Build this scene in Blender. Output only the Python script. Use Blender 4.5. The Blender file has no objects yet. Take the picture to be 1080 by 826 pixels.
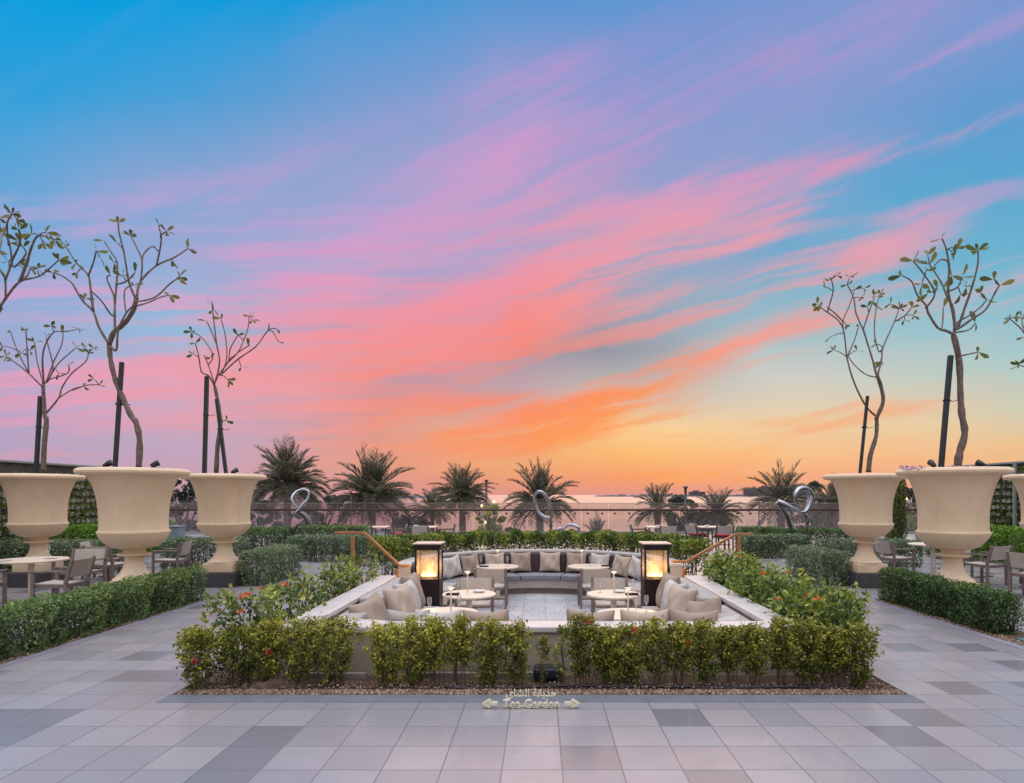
import bpy, bmesh, math, random
import numpy as np
from mathutils import Vector, Matrix
R = math.radians
random.seed(7)
RNG = np.random.default_rng(11)
SC = bpy.context.scene
COL = SC.collection

# ------------------------------------------------------------------ camera, sky, sun, exposure
EYE, FPX, CX, HY = 1.82, 675.0, 570.0, 522.0
cam_d = bpy.data.cameras.new('camera')
cam = bpy.data.objects.new('camera', cam_d); COL.objects.link(cam)
cam.location = (0, 0, EYE); cam.rotation_euler = (R(90), 0, 0)
cam_d.sensor_width = 36.0; cam_d.lens = 22.5
cam_d.shift_x = -30 / 1080; cam_d.shift_y = 109 / 1080
cam_d.clip_start = 0.05; cam_d.clip_end = 60000
SC.camera = cam
vs = SC.view_settings
vs.view_transform = 'Standard'; vs.look = 'None'; vs.exposure = 0.0; vs.gamma = 1.0
vs.use_curve_mapping = False
SC.cycles.use_denoising = True
SC.cycles.max_bounces = 8
SC.cycles.transparent_max_bounces = 24
SC.cycles.sample_clamp_indirect = 6.0


def P(px, py, Y):
    """world point seen in direction of a photo pixel at depth Y"""
    return Vector(((px - CX) / FPX * Y, Y, EYE - (py - HY) / FPX * Y))


def lin(c):
    o = []
    for v in c[:3]:
        v = v / 255.0
        o.append(v / 12.92 if v <= 0.04045 else ((v + 0.055) / 1.055) ** 2.4)
    return (o[0], o[1], o[2], 1.0)


class G:
    """small helper round a node tree"""
    def __init__(s, nt):
        s.nt = nt; s.n = nt.nodes; s.l = nt.links

    def new(s, t, **kw):
        n = s.n.new(t)
        for k, v in kw.items():
            setattr(n, k, v)
        return n

    def put(s, sock, v):
        if isinstance(v, bpy.types.NodeSocket):
            s.l.new(v, sock)
        elif v is not None:
            sock.default_value = v

    def m(s, op, a, b=None, c=None, clamp=False):
        n = s.new('ShaderNodeMath', operation=op); n.use_clamp = clamp
        s.put(n.inputs[0], a)
        if b is not None: s.put(n.inputs[1], b)
        if c is not None: s.put(n.inputs[2], c)
        return n.outputs[0]

    def v(s, op, a, b=None, scale=None):
        n = s.new('ShaderNodeVectorMath', operation=op)
        s.put(n.inputs[0], a)
        if b is not None: s.put(n.inputs[1], b)
        if scale is not None: s.put(n.inputs['Scale'], scale)
        return n.outputs[1] if op in ('LENGTH', 'DOT_PRODUCT') else n.outputs[0]

    def xyz(s, x, y, z=0.0):
        n = s.new('ShaderNodeCombineXYZ')
        for i, q in enumerate((x, y, z)): s.put(n.inputs[i], q)
        return n.outputs[0]

    def sep(s, a):
        n = s.new('ShaderNodeSeparateXYZ'); s.put(n.inputs[0], a)
        return n.outputs

    def mix(s, f, a, b, blend='MIX'):
        n = s.new('ShaderNodeMix', data_type='RGBA', blend_type=blend)
        s.put(n.inputs[0], f); s.put(n.inputs[6], a); s.put(n.inputs[7], b)
        return n.outputs[2]

    def step(s, x, lo, hi):
        n = s.new('ShaderNodeMapRange', interpolation_type='SMOOTHSTEP')
        s.put(n.inputs[0], x); n.inputs[1].default_value = lo; n.inputs[2].default_value = hi
        n.inputs[3].default_value = 0; n.inputs[4].default_value = 1
        return n.outputs[0]

    def rng(s, x, lo, hi, a, b):
        n = s.new('ShaderNodeMapRange'); s.put(n.inputs[0], x)
        for i, q in enumerate((lo, hi, a, b)): n.inputs[i + 1].default_value = q
        return n.outputs[0]

    def rngc(s, x, lo, hi):
        n = s.new('ShaderNodeMapRange'); s.put(n.inputs[0], x); n.clamp = True
        n.inputs[1].default_value = lo; n.inputs[2].default_value = hi
        return n.outputs[0]

    def ramp(s, f, stops, interp='LINEAR'):
        n = s.new('ShaderNodeValToRGB'); s.put(n.inputs[0], f)
        cr = n.color_ramp; cr.interpolation = interp
        while len(cr.elements) > 1: cr.elements.remove(cr.elements[-1])
        for i, (p, c) in enumerate(sorted(stops)):
            e = cr.elements[0] if i == 0 else cr.elements.new(p)
            e.position = p; e.color = c if len(c) == 4 else (*c, 1)
        return n.outputs[0]

    def noise(s, vec, scale, detail=4, rough=0.55, dist=0.0):
        n = s.new('ShaderNodeTexNoise'); s.put(n.inputs['Vector'], vec)
        n.inputs['Scale'].default_value = scale; n.inputs['Detail'].default_value = detail
        n.inputs['Roughness'].default_value = rough; n.inputs['Distortion'].default_value = dist
        return n.outputs[0], n.outputs[1]

    def mapv(s, vec, loc=(0, 0, 0), rot=0.0, scale=(1, 1, 1), kind='TEXTURE'):
        n = s.new('ShaderNodeMapping', vector_type=kind); s.put(n.inputs[0], vec)
        n.inputs['Location'].default_value = loc; n.inputs['Rotation'].default_value = (0, 0, rot)
        n.inputs['Scale'].default_value = scale
        return n.outputs[0]


world = bpy.data.worlds.new('World'); SC.world = world; world.use_nodes = True
SKY_FRONT, SKY_FILL = 1.0, 1.06
SUN_EL, SUN_AZ = 20.0, 6.0


def build_sky():
    g = G(world.node_tree)
    for n in list(g.n): g.n.remove(n)
    d = g.new('ShaderNodeTexCoord').outputs['Generated']
    sx, sy, sz = g.sep(d)
    ym = g.m('MAXIMUM', sy, 0.12)
    U = g.m('DIVIDE', sx, ym); V0 = g.m('DIVIDE', sz, ym)
    uv0 = g.xyz(U, V0)
    wf, wc = g.noise(uv0, 3.2, 4, 0.6)
    warp = g.v('MULTIPLY', g.v('SUBTRACT', wc, (0.5, 0.5, 0.5)), (0.11, 0.05, 0))
    uv = g.v('ADD', uv0, warp)
    U1, V1, _ = g.sep(uv)
    w2 = g.noise(uv0, 1.7, 3, 0.55)[0]
    UW = g.m('MULTIPLY_ADD', g.m('SUBTRACT', w2, 0.5), 0.55, U1)
    UW = g.m('MULTIPLY_ADD', g.m('MAXIMUM', g.m('SUBTRACT', V0, 0.28), 0.0), -0.27, UW)
    UX = lambda x: (x - 570) / 675
    VY = lambda y: (522 - y) / 675
    vpos = lambda y: (VY(y) + 0.05) / 0.95
    f = g.m('DIVIDE', g.m('ADD', g.m('ADD', g.m('MULTIPLY', V0, 0.5), g.m('MULTIPLY', V1, 0.5)), 0.05), 0.95, clamp=True)
    f0 = g.m('DIVIDE', g.m('ADD', V0, 0.05), 0.95, clamp=True)

    def field(cols, f):
        out = None; px = None
        for x, rows in cols:
            r = g.ramp(f, [(vpos(y), lin(c)) for y, c in rows])
            if out is None: out = r
            else: out = g.mix(g.rngc(UW, UX(px), UX(x)), out, r)
            px = x
        return out
    base = field([
        (-20, [(0, (8, 158, 222)), (100, (50, 160, 218)), (200, (98, 166, 215)), (290, (125, 172, 216)), (380, (170, 168, 206)), (450, (172, 164, 198)), (522, (170, 158, 186)), (550, (180, 150, 165))]),
        (230, [(0, (18, 154, 218)), (100, (92, 158, 211)), (180, (138, 164, 209)), (260, (152, 169, 212)), (345, (148, 186, 218)), (420, (190, 172, 200)), (480, (196, 166, 188)), (522, (204, 158, 170)), (550, (200, 150, 155))]),
        (430, [(-60, (20, 150, 215)), (0, (84, 151, 210)), (80, (136, 156, 208)), (180, (164, 162, 207)), (270, (176, 164, 208)), (370, (186, 152, 176)), (440, (204, 150, 150)), (490, (232, 158, 128)), (522, (218, 150, 142)), (550, (200, 150, 155))]),
        (620, [(-60, (70, 145, 208)), (0, (98, 150, 210)), (90, (134, 152, 208)), (190, (158, 158, 206)), (270, (166, 165, 196)), (370, (150, 152, 164)), (420, (206, 192, 182)), (450, (250, 208, 150)), (480, (252, 188, 112)), (505, (246, 160, 112)), (522, (226, 150, 138)), (550, (210, 150, 150))]),
        (800, [(-60, (100, 145, 205)), (0, (128, 152, 208)), (110, (136, 156, 208)), (200, (122, 166, 208)), (270, (112, 170, 204)), (350, (160, 190, 200)), (400, (208, 206, 196)), (440, (234, 208, 170)), (478, (248, 194, 140)), (505, (248, 172, 128)), (522, (230, 158, 138)), (550, (210, 150, 150))]),
        (960, [(-60, (105, 145, 205)), (0, (122, 152, 208)), (110, (100, 156, 208)), (200, (94, 166, 208)), (280, (116, 178, 206)), (350, (158, 196, 206)), (410, (200, 206, 190)), (450, (234, 206, 164)), (485, (246, 186, 136)), (522, (232, 160, 138)), (550, (210, 150, 150))]),
        (1100, [(-60, (95, 145, 205)), (0, (118, 154, 208)), (110, (88, 158, 208)), (200, (84, 168, 208)), (300, (122, 184, 206)), (380, (168, 204, 204)), (430, (206, 206, 182)), (470, (238, 194, 140)), (522, (234, 164, 138)), (550, (210, 150, 150))]),
    ], f)
    cloud = field([
        (60, [(150, (165, 165, 215)), (240, (205, 165, 212)), (320, (226, 162, 206)), (400, (238, 160, 186)), (450, (228, 160, 186)), (510, (214, 158, 176))]),
        (330, [(100, (160, 155, 210)), (230, (200, 160, 210)), (310, (236, 156, 188)), (380, (244, 154, 160)), (440, (244, 158, 160)), (500, (230, 156, 156))]),
        (520, [(40, (165, 150, 208)), (120, (196, 156, 208)), (200, (222, 156, 196)), (280, (244, 150, 164)), (350, (255, 138, 122)), (420, (255, 134, 94)), (460, (255, 150, 82)), (500, (248, 150, 110))]),
        (680, [(0, (158, 150, 208)), (100, (180, 152, 206)), (160, (212, 152, 200)), (240, (240, 158, 174)), (320, (246, 156, 156)), (380, (255, 146, 110)), (420, (255, 152, 76)), (450, (255, 160, 80)), (480, (255, 168, 90))]),
        (880, [(0, (176, 152, 206)), (100, (196, 150, 202)), (170, (226, 150, 184)), (260, (244, 158, 170)), (330, (250, 154, 142)), (390, (250, 164, 136)), (440, (248, 172, 124)), (480, (250, 170, 110))]),
        (1060, [(30, (198, 152, 206)), (130, (222, 152, 186)), (210, (172, 162, 206)), (300, (232, 170, 184)), (400, (240, 190, 160))]),
    ], f0)
    # wispy streaks: noise stretched along the wind, flatter to the left
    def streak(ang, along, across, sc):
        return g.noise(g.mapv(uv, rot=ang, scale=(1 / along, 1 / across, 1)), sc, 6, 0.58, 0.25)[0]
    nA = streak(R(2), 1.2, 11.0, 1.5)
    nB = streak(R(17), 1.2, 8.5, 1.7)
    hi = g.step(V0, 0.30, 0.62)
    n = g.mix(g.step(U1, -0.45, 0.05), nA, nB)
    n = g.mix(hi, n, streak(R(29), 1.1, 6.5, 1.5))
    n = g.sep(n)[0]
    nf = g.mix(g.step(U1, -0.40, 0.05), streak(R(1), 1.3, 30, 1.6), streak(R(14), 1.2, 24, 1.6))
    nf = g.sep(g.mix(hi, nf, streak(R(26), 1.3, 14, 1.4)))[0]
    blobs = [
        # x, y, half length, half width, tilt, strength
        (590, 315, 330, 95, 22, .62), (420, 385, 190, 80, 14, .72), (370, 350, 170, 70, 12, .45),
        (700, 262, 250, 42, 20, .60), (800, 190, 190, 34, 17, .55), (985, 145, 150, 14, 17, .85),
        (570, 160, 210, 50, 14, .50), (520, 110, 130, 48, 28, .48), (440, 225, 210, 64, 22, .56), (340, 170, 190, 50, 22, .30), (610, 235, 190, 34, 18, .40),
        (690, 90, 300, 80, 22, .42), (930, 25, 190, 40, 26, .35), (1045, 42, 140, 22, 24, .75),
        (585, 440, 200, 32, 9, 1.15), (700, 398, 210, 26, 15, 1.15), (855, 350, 200, 24, 14, .72),
        (545, 470, 170, 16, 6, .70), (470, 452, 150, 30, 6, .5),
        (160, 415, 340, 56, 1, .62), (60, 318, 190, 30, 2, .60), (290, 322, 200, 34, 4, .60), (260, 385, 220, 40, 2, .55), (120, 470, 260, 20, 0, .35),
        (200, 222, 200, 40, 4, .36), (40, 232, 130, 26, -8, .26), (330, 270, 170, 34, 6, .30),
        (870, 288, 190, 26, 19, .80), (1020, 305, 170, 30, 10, .62), (1010, 215, 120, 15, 11, .60),
        (815, 443, 70, 8, 1, .70), (885, 447, 110, 8, 7, .75), (700, 456, 44, 5, 2, .65), (930, 432, 100, 9, 3, .50),
        (590, 392, 190, 22, 9, -.70), (700, 300, 120, 16, 14, -.30), (640, 505, 400, 8, 0, .20),
        (160, 345, 90, 30, 2, -.15), (760, 330, 150, 18, 15, -.2), (520, 395, 120, 14, 12, -.3),
    ]
    tot = None
    for x, y, a, b, ang, s_ in blobs:
        mv = g.mapv(uv, loc=(UX(x), VY(y), 0), rot=R(ang), scale=(a * 1.25 / 675, b * 1.35 / 675, 1))
        gr = g.new('ShaderNodeTexGradient', gradient_type='SPHERICAL'); g.put(gr.inputs[0], mv)
        e = g.step(gr.outputs[1], 0.0, 0.85)
        tot = g.m('MULTIPLY', e, s_) if tot is None else g.m('MULTIPLY_ADD', e, s_, tot)
    con = lambda x, k: g.m('ADD', g.m('MULTIPLY', g.m('SUBTRACT', x, 0.5), k), 0.0)
    n3 = g.sep(g.mix(g.step(U1, -0.30, 0.10), streak(R(6), 0.8, 3.6, 1.3), streak(R(23), 0.8, 3.2, 1.5)))[0]
    tot = g.m('DIVIDE', tot, g.m('MULTIPLY_ADD', g.m('MAXIMUM', tot, 0.0), 0.62, 1.0))
    nz = g.m('ADD', g.m('ADD', con(n, 2.3), con(nf, 2.5)), con(n3, 2.2))
    calm = g.m('MULTIPLY_ADD', g.step(g.m('MULTIPLY_ADD', V0, -0.5, g.m('ADD', tot, 0.25)), 0.0, 0.42), 0.80, 0.20)
    cov = g.m('MULTIPLY_ADD', nz, calm, tot)
    cov = g.m('MULTIPLY', g.step(cov, -0.04, 1.00), 0.92)
    # thicker, greyer streaks inside the lit cloud
    grey = g.step(g.m('ADD', con(nf, 1.6), con(n, 0.9)), 0.04, 0.55)
    cloud = g.mix(g.m('MULTIPLY', grey, 0.55), cloud, g.mix(0.45, base, lin((176, 140, 165))))
    lite = g.step(g.m('ADD', con(nf, -1.6), con(n3, -0.9)), 0.02, 0.6)
    cloud = g.mix(g.m('MULTIPLY', lite, 0.40), cloud, lin((255, 200, 185)))
    cov = g.m('MULTIPLY', cov, g.step(V0, -0.005, 0.03))
    front = g.mix(cov, base, cloud)
    # unseen rest of the sky: zenith brightened as added fill light, warm behind
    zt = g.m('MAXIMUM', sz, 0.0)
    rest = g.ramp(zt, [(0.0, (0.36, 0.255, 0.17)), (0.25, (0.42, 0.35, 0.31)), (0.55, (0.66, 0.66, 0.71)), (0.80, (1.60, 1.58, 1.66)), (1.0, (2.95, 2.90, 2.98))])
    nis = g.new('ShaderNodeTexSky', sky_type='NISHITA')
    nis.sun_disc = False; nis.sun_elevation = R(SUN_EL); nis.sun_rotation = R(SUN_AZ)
    rest = g.v('ADD', g.v('SCALE', rest, scale=SKY_FILL), g.v('SCALE', nis.outputs[0], scale=0.05))
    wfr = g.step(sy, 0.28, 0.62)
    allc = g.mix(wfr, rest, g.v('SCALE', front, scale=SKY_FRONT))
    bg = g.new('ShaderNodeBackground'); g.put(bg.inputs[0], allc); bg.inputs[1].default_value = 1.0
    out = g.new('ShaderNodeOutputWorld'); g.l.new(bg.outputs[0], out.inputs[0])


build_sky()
sun_d = bpy.data.lights.new('sun', 'SUN'); sun_d.energy = 0.50; sun_d.angle = R(40); sun_d.color = (1.0, 0.66, 0.42)
sun = bpy.data.objects.new('sun', sun_d); COL.objects.link(sun)
sun.rotation_euler = (R(90 - SUN_EL), 0, R(180 - SUN_AZ))


# ------------------------------------------------------------------ materials
def new_mat(name):
    m = bpy.data.materials.new(name); m.use_nodes = True
    g = G(m.node_tree)
    for n in list(g.n): g.n.remove(n)
    o = g.new('ShaderNodeOutputMaterial')
    b = g.new('ShaderNodeBsdfPrincipled'); g.l.new(b.outputs[0], o.inputs[0])
    return m, g, b, o


def mk(name, col, rough=0.6, var=0.15, vs_=6.0, bump=0.0, bs=80.0, metal=0.0, col2=None, spec=0.5, fine=0.0):
    m, g, b, o = new_mat(name)
    tc = g.new('ShaderNodeTexCoord').outputs['Object']
    n1, _ = g.noise(tc, vs_, 5, 0.6)
    c1 = (*col, 1); c2 = (*(col2 or [c * (1 - var) for c in col]), 1)
    f = g.step(n1, 0.35, 0.68)
    c = g.mix(f, c1, c2)
    if fine:
        n2, _ = g.noise(tc, bs * 2, 2, 0.5)
        c = g.mix(g.m('MULTIPLY', g.step(n2, 0.42, 0.62), fine), c, (*[q * 0.55 for q in col], 1))
    g.put(b.inputs['Base Color'], c)
    g.put(b.inputs['Roughness'], g.rng(n1, 0.3, 0.7, rough * 0.9, min(1, rough * 1.1)))
    b.inputs['Metallic'].default_value = metal
    b.inputs['Specular IOR Level'].default_value = spec
    if bump:
        nb, _ = g.noise(tc, bs, 4, 0.6)
        bp = g.new('ShaderNodeBump'); bp.inputs['Strength'].default_value = bump; bp.inputs['Distance'].default_value = 0.01
        g.put(bp.inputs['Height'], nb); g.l.new(bp.outputs[0], b.inputs['Normal'])
    return m


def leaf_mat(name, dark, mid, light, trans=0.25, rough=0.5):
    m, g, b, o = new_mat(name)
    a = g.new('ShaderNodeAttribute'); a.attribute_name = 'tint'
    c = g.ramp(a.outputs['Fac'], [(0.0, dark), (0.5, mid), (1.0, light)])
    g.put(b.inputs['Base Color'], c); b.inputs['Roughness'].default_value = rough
    b.inputs['Specular IOR Level'].default_value = 0.35
    t = g.new('ShaderNodeBsdfTranslucent'); g.put(t.inputs[0], c)
    mx = g.new('ShaderNodeMixShader'); mx.inputs[0].default_value = trans
    g.l.new(b.outputs[0], mx.inputs[1]); g.l.new(t.outputs[0], mx.inputs[2]); g.l.new(mx.outputs[0], o.inputs[0])
    return m


def glass_mat(name, tintc, refl=1.0):
    m, g, b, o = new_mat(name)
    g.n.remove(b)
    tr = g.new('ShaderNodeBsdfTransparent'); tr.inputs[0].default_value = (*tintc, 1)
    gl = g.new('ShaderNodeBsdfGlossy'); gl.inputs['Roughness'].default_value = 0.03
    fr = g.new('ShaderNodeFresnel'); fr.inputs[0].default_value = 1.5
    mx = g.new('ShaderNodeMixShader')
    g.put(mx.inputs[0], g.m('MULTIPLY', fr.outputs[0], refl, clamp=True))
    g.l.new(tr.outputs[0], mx.inputs[1]); g.l.new(gl.outputs[0], mx.inputs[2]); g.l.new(mx.outputs[0], o.inputs[0])
    return m


def emit_mat(name, col, strength):
    m, g, b, o = new_mat(name); g.n.remove(b)
    e = g.new('ShaderNodeEmission'); e.inputs[0].default_value = (*col, 1); e.inputs[1].default_value = strength
    g.l.new(e.outputs[0], o.inputs[0]); return m


def paver_mat(name, tile, ox, oy, light, pink, dark, dark_share, joint, rough, joint_w=0.0045, grain=0.34, gs=120):
    m, g, b, o = new_mat(name)
    tc = g.new('ShaderNodeTexCoord').outputs['Object']
    x, y, z = g.sep(tc)
    u = g.m('DIVIDE', g.m('SUBTRACT', x, ox), tile); v = g.m('DIVIDE', g.m('SUBTRACT', y, oy), tile)
    fu = g.m('FLOOR', u); fv = g.m('FLOOR', v)
    wn = g.new('ShaderNodeTexWhiteNoise'); wn.noise_dimensions = '2D'; g.put(wn.inputs['Vector'], g.xyz(fu, fv))
    r1 = wn.outputs[0]; rc = g.sep(wn.outputs[1])
    sp, _ = g.noise(tc, gs, 3, 0.7); sp2, _ = g.noise(tc, 75, 3, 0.6)
    big, _ = g.noise(tc, 0.55, 4, 0.6); med, _ = g.noise(tc, 3.0, 5, 0.65)
    c = g.mix(rc[1], (*light, 1), (*pink, 1))
    isd = g.m('LESS_THAN', r1, dark_share)
    c = g.mix(isd, c, (*dark, 1))
    mid = g.m('LESS_THAN', rc[2], 0.42)
    c = g.mix(g.m('MULTIPLY', mid, 0.34), c, (*dark, 1))
    # speckled granite grain, stronger on the dark slabs
    am = g.m('MULTIPLY_ADD', isd, 0.40, grain)
    c = g.mix(g.m('MULTIPLY', g.step(sp, 0.46, 0.66), am), c, (*[q * 0.45 for q in dark], 1))
    c = g.mix(g.m('MULTIPLY', g.step(sp2, 0.52, 0.70), g.m('MULTIPLY', am, 0.3)), c, (*[min(1, q * 1.35) for q in light], 1))
    c = g.mix(g.m('MULTIPLY', g.step(med, 0.45, 0.75), 0.16), c, (*[q * 0.6 for q in light], 1))
    c = g.mix(g.m('MULTIPLY', g.step(big, 0.45, 0.7), 0.10), c, (*[q * 0.5 for q in light], 1))
    du = g.m('ABSOLUTE', g.m('SUBTRACT', g.m('FRACT', u), 0.5)); dv = g.m('ABSOLUTE', g.m('SUBTRACT', g.m('FRACT', v), 0.5))
    e = g.m('MAXIMUM', du, dv)
    wob = g.m('MULTIPLY', g.m('SUBTRACT', med, 0.5), 0.006)
    j = g.step(g.m('ADD', e, wob), 0.5 - joint_w / tile * 1.6, 0.5 - joint_w / tile * 0.7)
    c = g.mix(j, c, (*joint, 1))
    g.put(b.inputs['Base Color'], c)
    g.put(b.inputs['Roughness'], g.m('ADD', g.rng(rc[0], 0, 1, rough - 0.06, rough + 0.08), g.m('MULTIPLY', g.m('SUBTRACT', med, 0.5), 0.25)))
    b.inputs['Specular IOR Level'].default_value = 0.5
    h = g.m('SUBTRACT', g.m('ADD', g.m('MULTIPLY', sp, 0.10), g.m('MULTIPLY', rc[1], 0.10)), g.m('MULTIPLY', j, 0.8))
    bp = g.new('ShaderNodeBump'); bp.inputs['Strength'].default_value = 0.35; bp.inputs['Distance'].default_value = 0.006
    g.put(bp.inputs['Height'], h); g.l.new(bp.outputs[0], b.inputs['Normal'])
    return m


M = {}
M['paver'] = paver_mat('granite_pavers', 0.40, 0.144, 5.035, (0.315, 0.302, 0.333), (0.350, 0.310, 0.325), (0.205, 0.196, 0.218), 0.13, (0.15, 0.14, 0.145), 0.27, 0.0036)
M['pit_floor'] = paver_mat('terrazzo_tiles', 0.44, 0.10, 0.2, (0.62, 0.60, 0.60), (0.56, 0.56, 0.60), (0.40, 0.42, 0.50), 0.06, (0.22, 0.20, 0.21), 0.34, grain=1.0, gs=24)
M['border'] = mk('border_stone', (0.17, 0.18, 0.22), 0.5, 0.2, 5, 0.2, 150, fine=0.2)
M['kerb'] = mk('kerb_stone', (0.27, 0.26, 0.32), 0.55, 0.2, 5, 0.2, 150, fine=0.2)
M['cream'] = mk('cream_cast_stone', (0.74, 0.555, 0.40), 0.50, 0.10, 2.2, 0.12, 120, col2=(0.68, 0.50, 0.35))
def urn_mat():
    m, g, b, o = new_mat('cream_cast_stone')
    tc = g.new('ShaderNodeTexCoord').outputs['Object']; x, y, z = g.sep(tc)
    oi = g.new('ShaderNodeObjectInfo').outputs['Random']
    tv = g.v('ADD', tc, g.xyz(g.m('MULTIPLY', oi, 37.0), g.m('MULTIPLY', oi, 19.0), 0.0))
    big = g.noise(tv, 1.8, 5, .6)[0]; st = g.noise(g.mapv(tv, scale=(9, 9, .9), kind='POINT'), 1.0, 5, .65)[0]; fn = g.noise(tc, 130, 3, .6)[0]
    c = g.mix(g.step(big, .35, .68), (.80, .605, .415, 1), (.73, .54, .36, 1))
    c = g.mix(g.m('MULTIPLY', g.step(st, .52, .78), .34), c, (.50, .38, .27, 1))
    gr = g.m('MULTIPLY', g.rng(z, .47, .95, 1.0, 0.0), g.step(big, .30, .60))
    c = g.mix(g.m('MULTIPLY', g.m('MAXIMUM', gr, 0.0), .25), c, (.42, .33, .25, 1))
    c = g.mix(g.m('MULTIPLY', g.step(fn, .55, .72), .18), c, (.50, .39, .29, 1))
    g.put(b.inputs['Base Color'], c); b.inputs['Roughness'].default_value = .52
    bp = g.new('ShaderNodeBump'); bp.inputs['Strength'].default_value = .2; bp.inputs['Distance'].default_value = .006
    g.put(bp.inputs['Height'], g.m('ADD', fn, g.m('MULTIPLY', st, .6))); g.l.new(bp.outputs[0], b.inputs['Normal'])
    return m
M['cream'] = urn_mat()
M['basalt'] = mk('dark_basalt', (0.06, 0.058, 0.066), 0.5, 0.3, 12, 0.2, 100)
M['render'] = mk('beige_render', (0.44, 0.37, 0.30), 0.75, 0.15, 3, 0.15, 140, col2=(0.38, 0.32, 0.26))
M['cap'] = mk('pale_cap_stone', (0.62, 0.57, 0.56), 0.38, 0.12, 4, 0.08, 160, fine=0.08)
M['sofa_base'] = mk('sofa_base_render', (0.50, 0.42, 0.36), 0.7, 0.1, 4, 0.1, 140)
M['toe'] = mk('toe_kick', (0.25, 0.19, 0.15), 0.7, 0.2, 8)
def weave(name, col, var=0.12):
    m = mk(name, col, 0.9, var, 5, 0.25, 420, spec=0.2, fine=0.18); return m
M['fab_grey'] = weave('grey_cushion_fabric', (0.44, 0.395, 0.38))
M['fab_slate'] = weave('slate_cushion_fabric', (0.24, 0.235, 0.27))
M['fab_dark'] = weave('dark_plum_fabric', (0.085, 0.060, 0.070))
M['fab_taupe'] = weave('taupe_pillow_fabric', (0.40, 0.305, 0.25))
M['fab_sand'] = weave('sand_pillow_fabric', (0.52, 0.415, 0.335))
M['fab_pale'] = weave('pale_grey_pillow_fabric', (0.58, 0.53, 0.50))
M['sling'] = weave('beige_sling_fabric', (0.50, 0.44, 0.39))
M['frame'] = mk('weathered_teak', (0.215, 0.165, 0.145), 0.6, 0.25, 14, 0.15, 90, col2=(0.155, 0.115, 0.10))
M['frame_dark'] = mk('dark_teak', (0.13, 0.085, 0.075), 0.5, 0.25, 14)
M['table'] = mk('pale_table_laminate', (0.74, 0.61, 0.49), 0.38, 0.08, 5)
M['teak'] = mk('honey_teak', (0.36, 0.165, 0.06), 0.42, 0.3, 16, 0.1, 70, col2=(0.30, 0.125, 0.045))
M['red'] = weave('red_cushion_fabric', (0.42, 0.035, 0.05))
M['bronze'] = mk('dark_bronze_metal', (0.030, 0.018, 0.019), 0.36, 0.25, 8, metal=0.35)
M['copper'] = mk('lantern_roof_metal', (0.70, 0.55, 0.47), 0.40, 0.2, 8)
M['black'] = mk('black_metal', (0.020, 0.022, 0.026), 0.45, 0.2, 10)
M['stake'] = mk('dark_green_stake', (0.022, 0.033, 0.036), 0.55, 0.3, 10)
M['navy'] = mk('navy_plastic', (0.016, 0.018, 0.045), 0.35, 0.2, 6)
M['steel'] = mk('polished_steel', (0.36, 0.38, 0.42), 0.12, 0.03, 3, metal=1.0)
M['rail'] = mk('dark_red_handrail', (0.055, 0.018, 0.018), 0.4, 0.2, 6)
M['bark'] = mk('grey_brown_bark', (0.13, 0.090, 0.075), 0.8, 0.35, 18, 0.9, 40, col2=(0.22, 0.165, 0.145))
M['twig'] = mk('brown_twigs', (0.12, 0.085, 0.06), 0.85, 0.3, 20)
M['palm_trunk'] = mk('palm_trunk_bark', (0.17, 0.125, 0.105), 0.9, 0.4, 6, 0.8, 9)
M['soil'] = mk('dark_soil', (0.075, 0.045, 0.034), 0.95, 0.45, 9, 0.8, 30, col2=(0.13, 0.075, 0.05))
M['rock'] = mk('brown_rock', (0.15, 0.095, 0.075), 0.9, 0.35, 9, 0.6, 25)
M['hose'] = mk('black_rubber', (0.018, 0.014, 0.018), 0.5, 0.2, 10)
M['white_strip'] = mk('white_kerb_strip', (0.34, 0.29, 0.28), 0.6, 0.3, 8)
M['letters'] = mk('cream_letter_paint', (0.74, 0.69, 0.52), 0.45, 0.1, 20)
M['ceramic'] = mk('white_ceramic', (0.72, 0.68, 0.66), 0.25, 0.05, 10)
M['lamp_white'] = mk('white_lamp_metal', (0.80, 0.74, 0.66), 0.35, 0.05, 10)
M['grey_box'] = mk('blue_grey_planter', (0.20, 0.25, 0.29), 0.6, 0.15, 6)
M['teal'] = mk('teal_cover', (0.12, 0.24, 0.24), 0.5, 0.2, 8)
M['pot'] = mk('pale_plastic_pots', (0.50, 0.45, 0.40), 0.8, 0.35, 3, col2=(0.24, 0.20, 0.17))
M['wall_back'] = mk('green_wall_backing', (0.10, 0.085, 0.07), 0.9, 0.3, 5)
M['wall_cap'] = mk('grey_wall_coping', (0.30, 0.31, 0.29), 0.6, 0.15, 5)
M['sand'] = mk('beach_sand', (0.72, 0.60, 0.58), 0.95, 0.25, 0.25, 0.3, 4)
M['land'] = mk('hazed_far_rock', (0.13, 0.105, 0.13), 0.95, 0.3, 0.02)  # lifted towards purple-grey, distance haze put into the colour
M['flower'] = mk('orange_ixora_petals', (0.72, 0.13, 0.05), 0.6, 0.2, 20, col2=(0.80, 0.24, 0.07))
M['flower_red'] = mk('red_ixora_petals', (0.62, 0.03, 0.05), 0.6, 0.2, 20)
M['pansy'] = mk('pale_pink_petals', (0.70, 0.42, 0.52), 0.6, 0.2, 20)
M['glass'] = glass_mat('railing_glass', (0.86, 0.84, 0.85), 1.4)
M['pane'] = glass_mat('lantern_glass', (0.95, 0.94, 0.92), 1.2)
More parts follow.
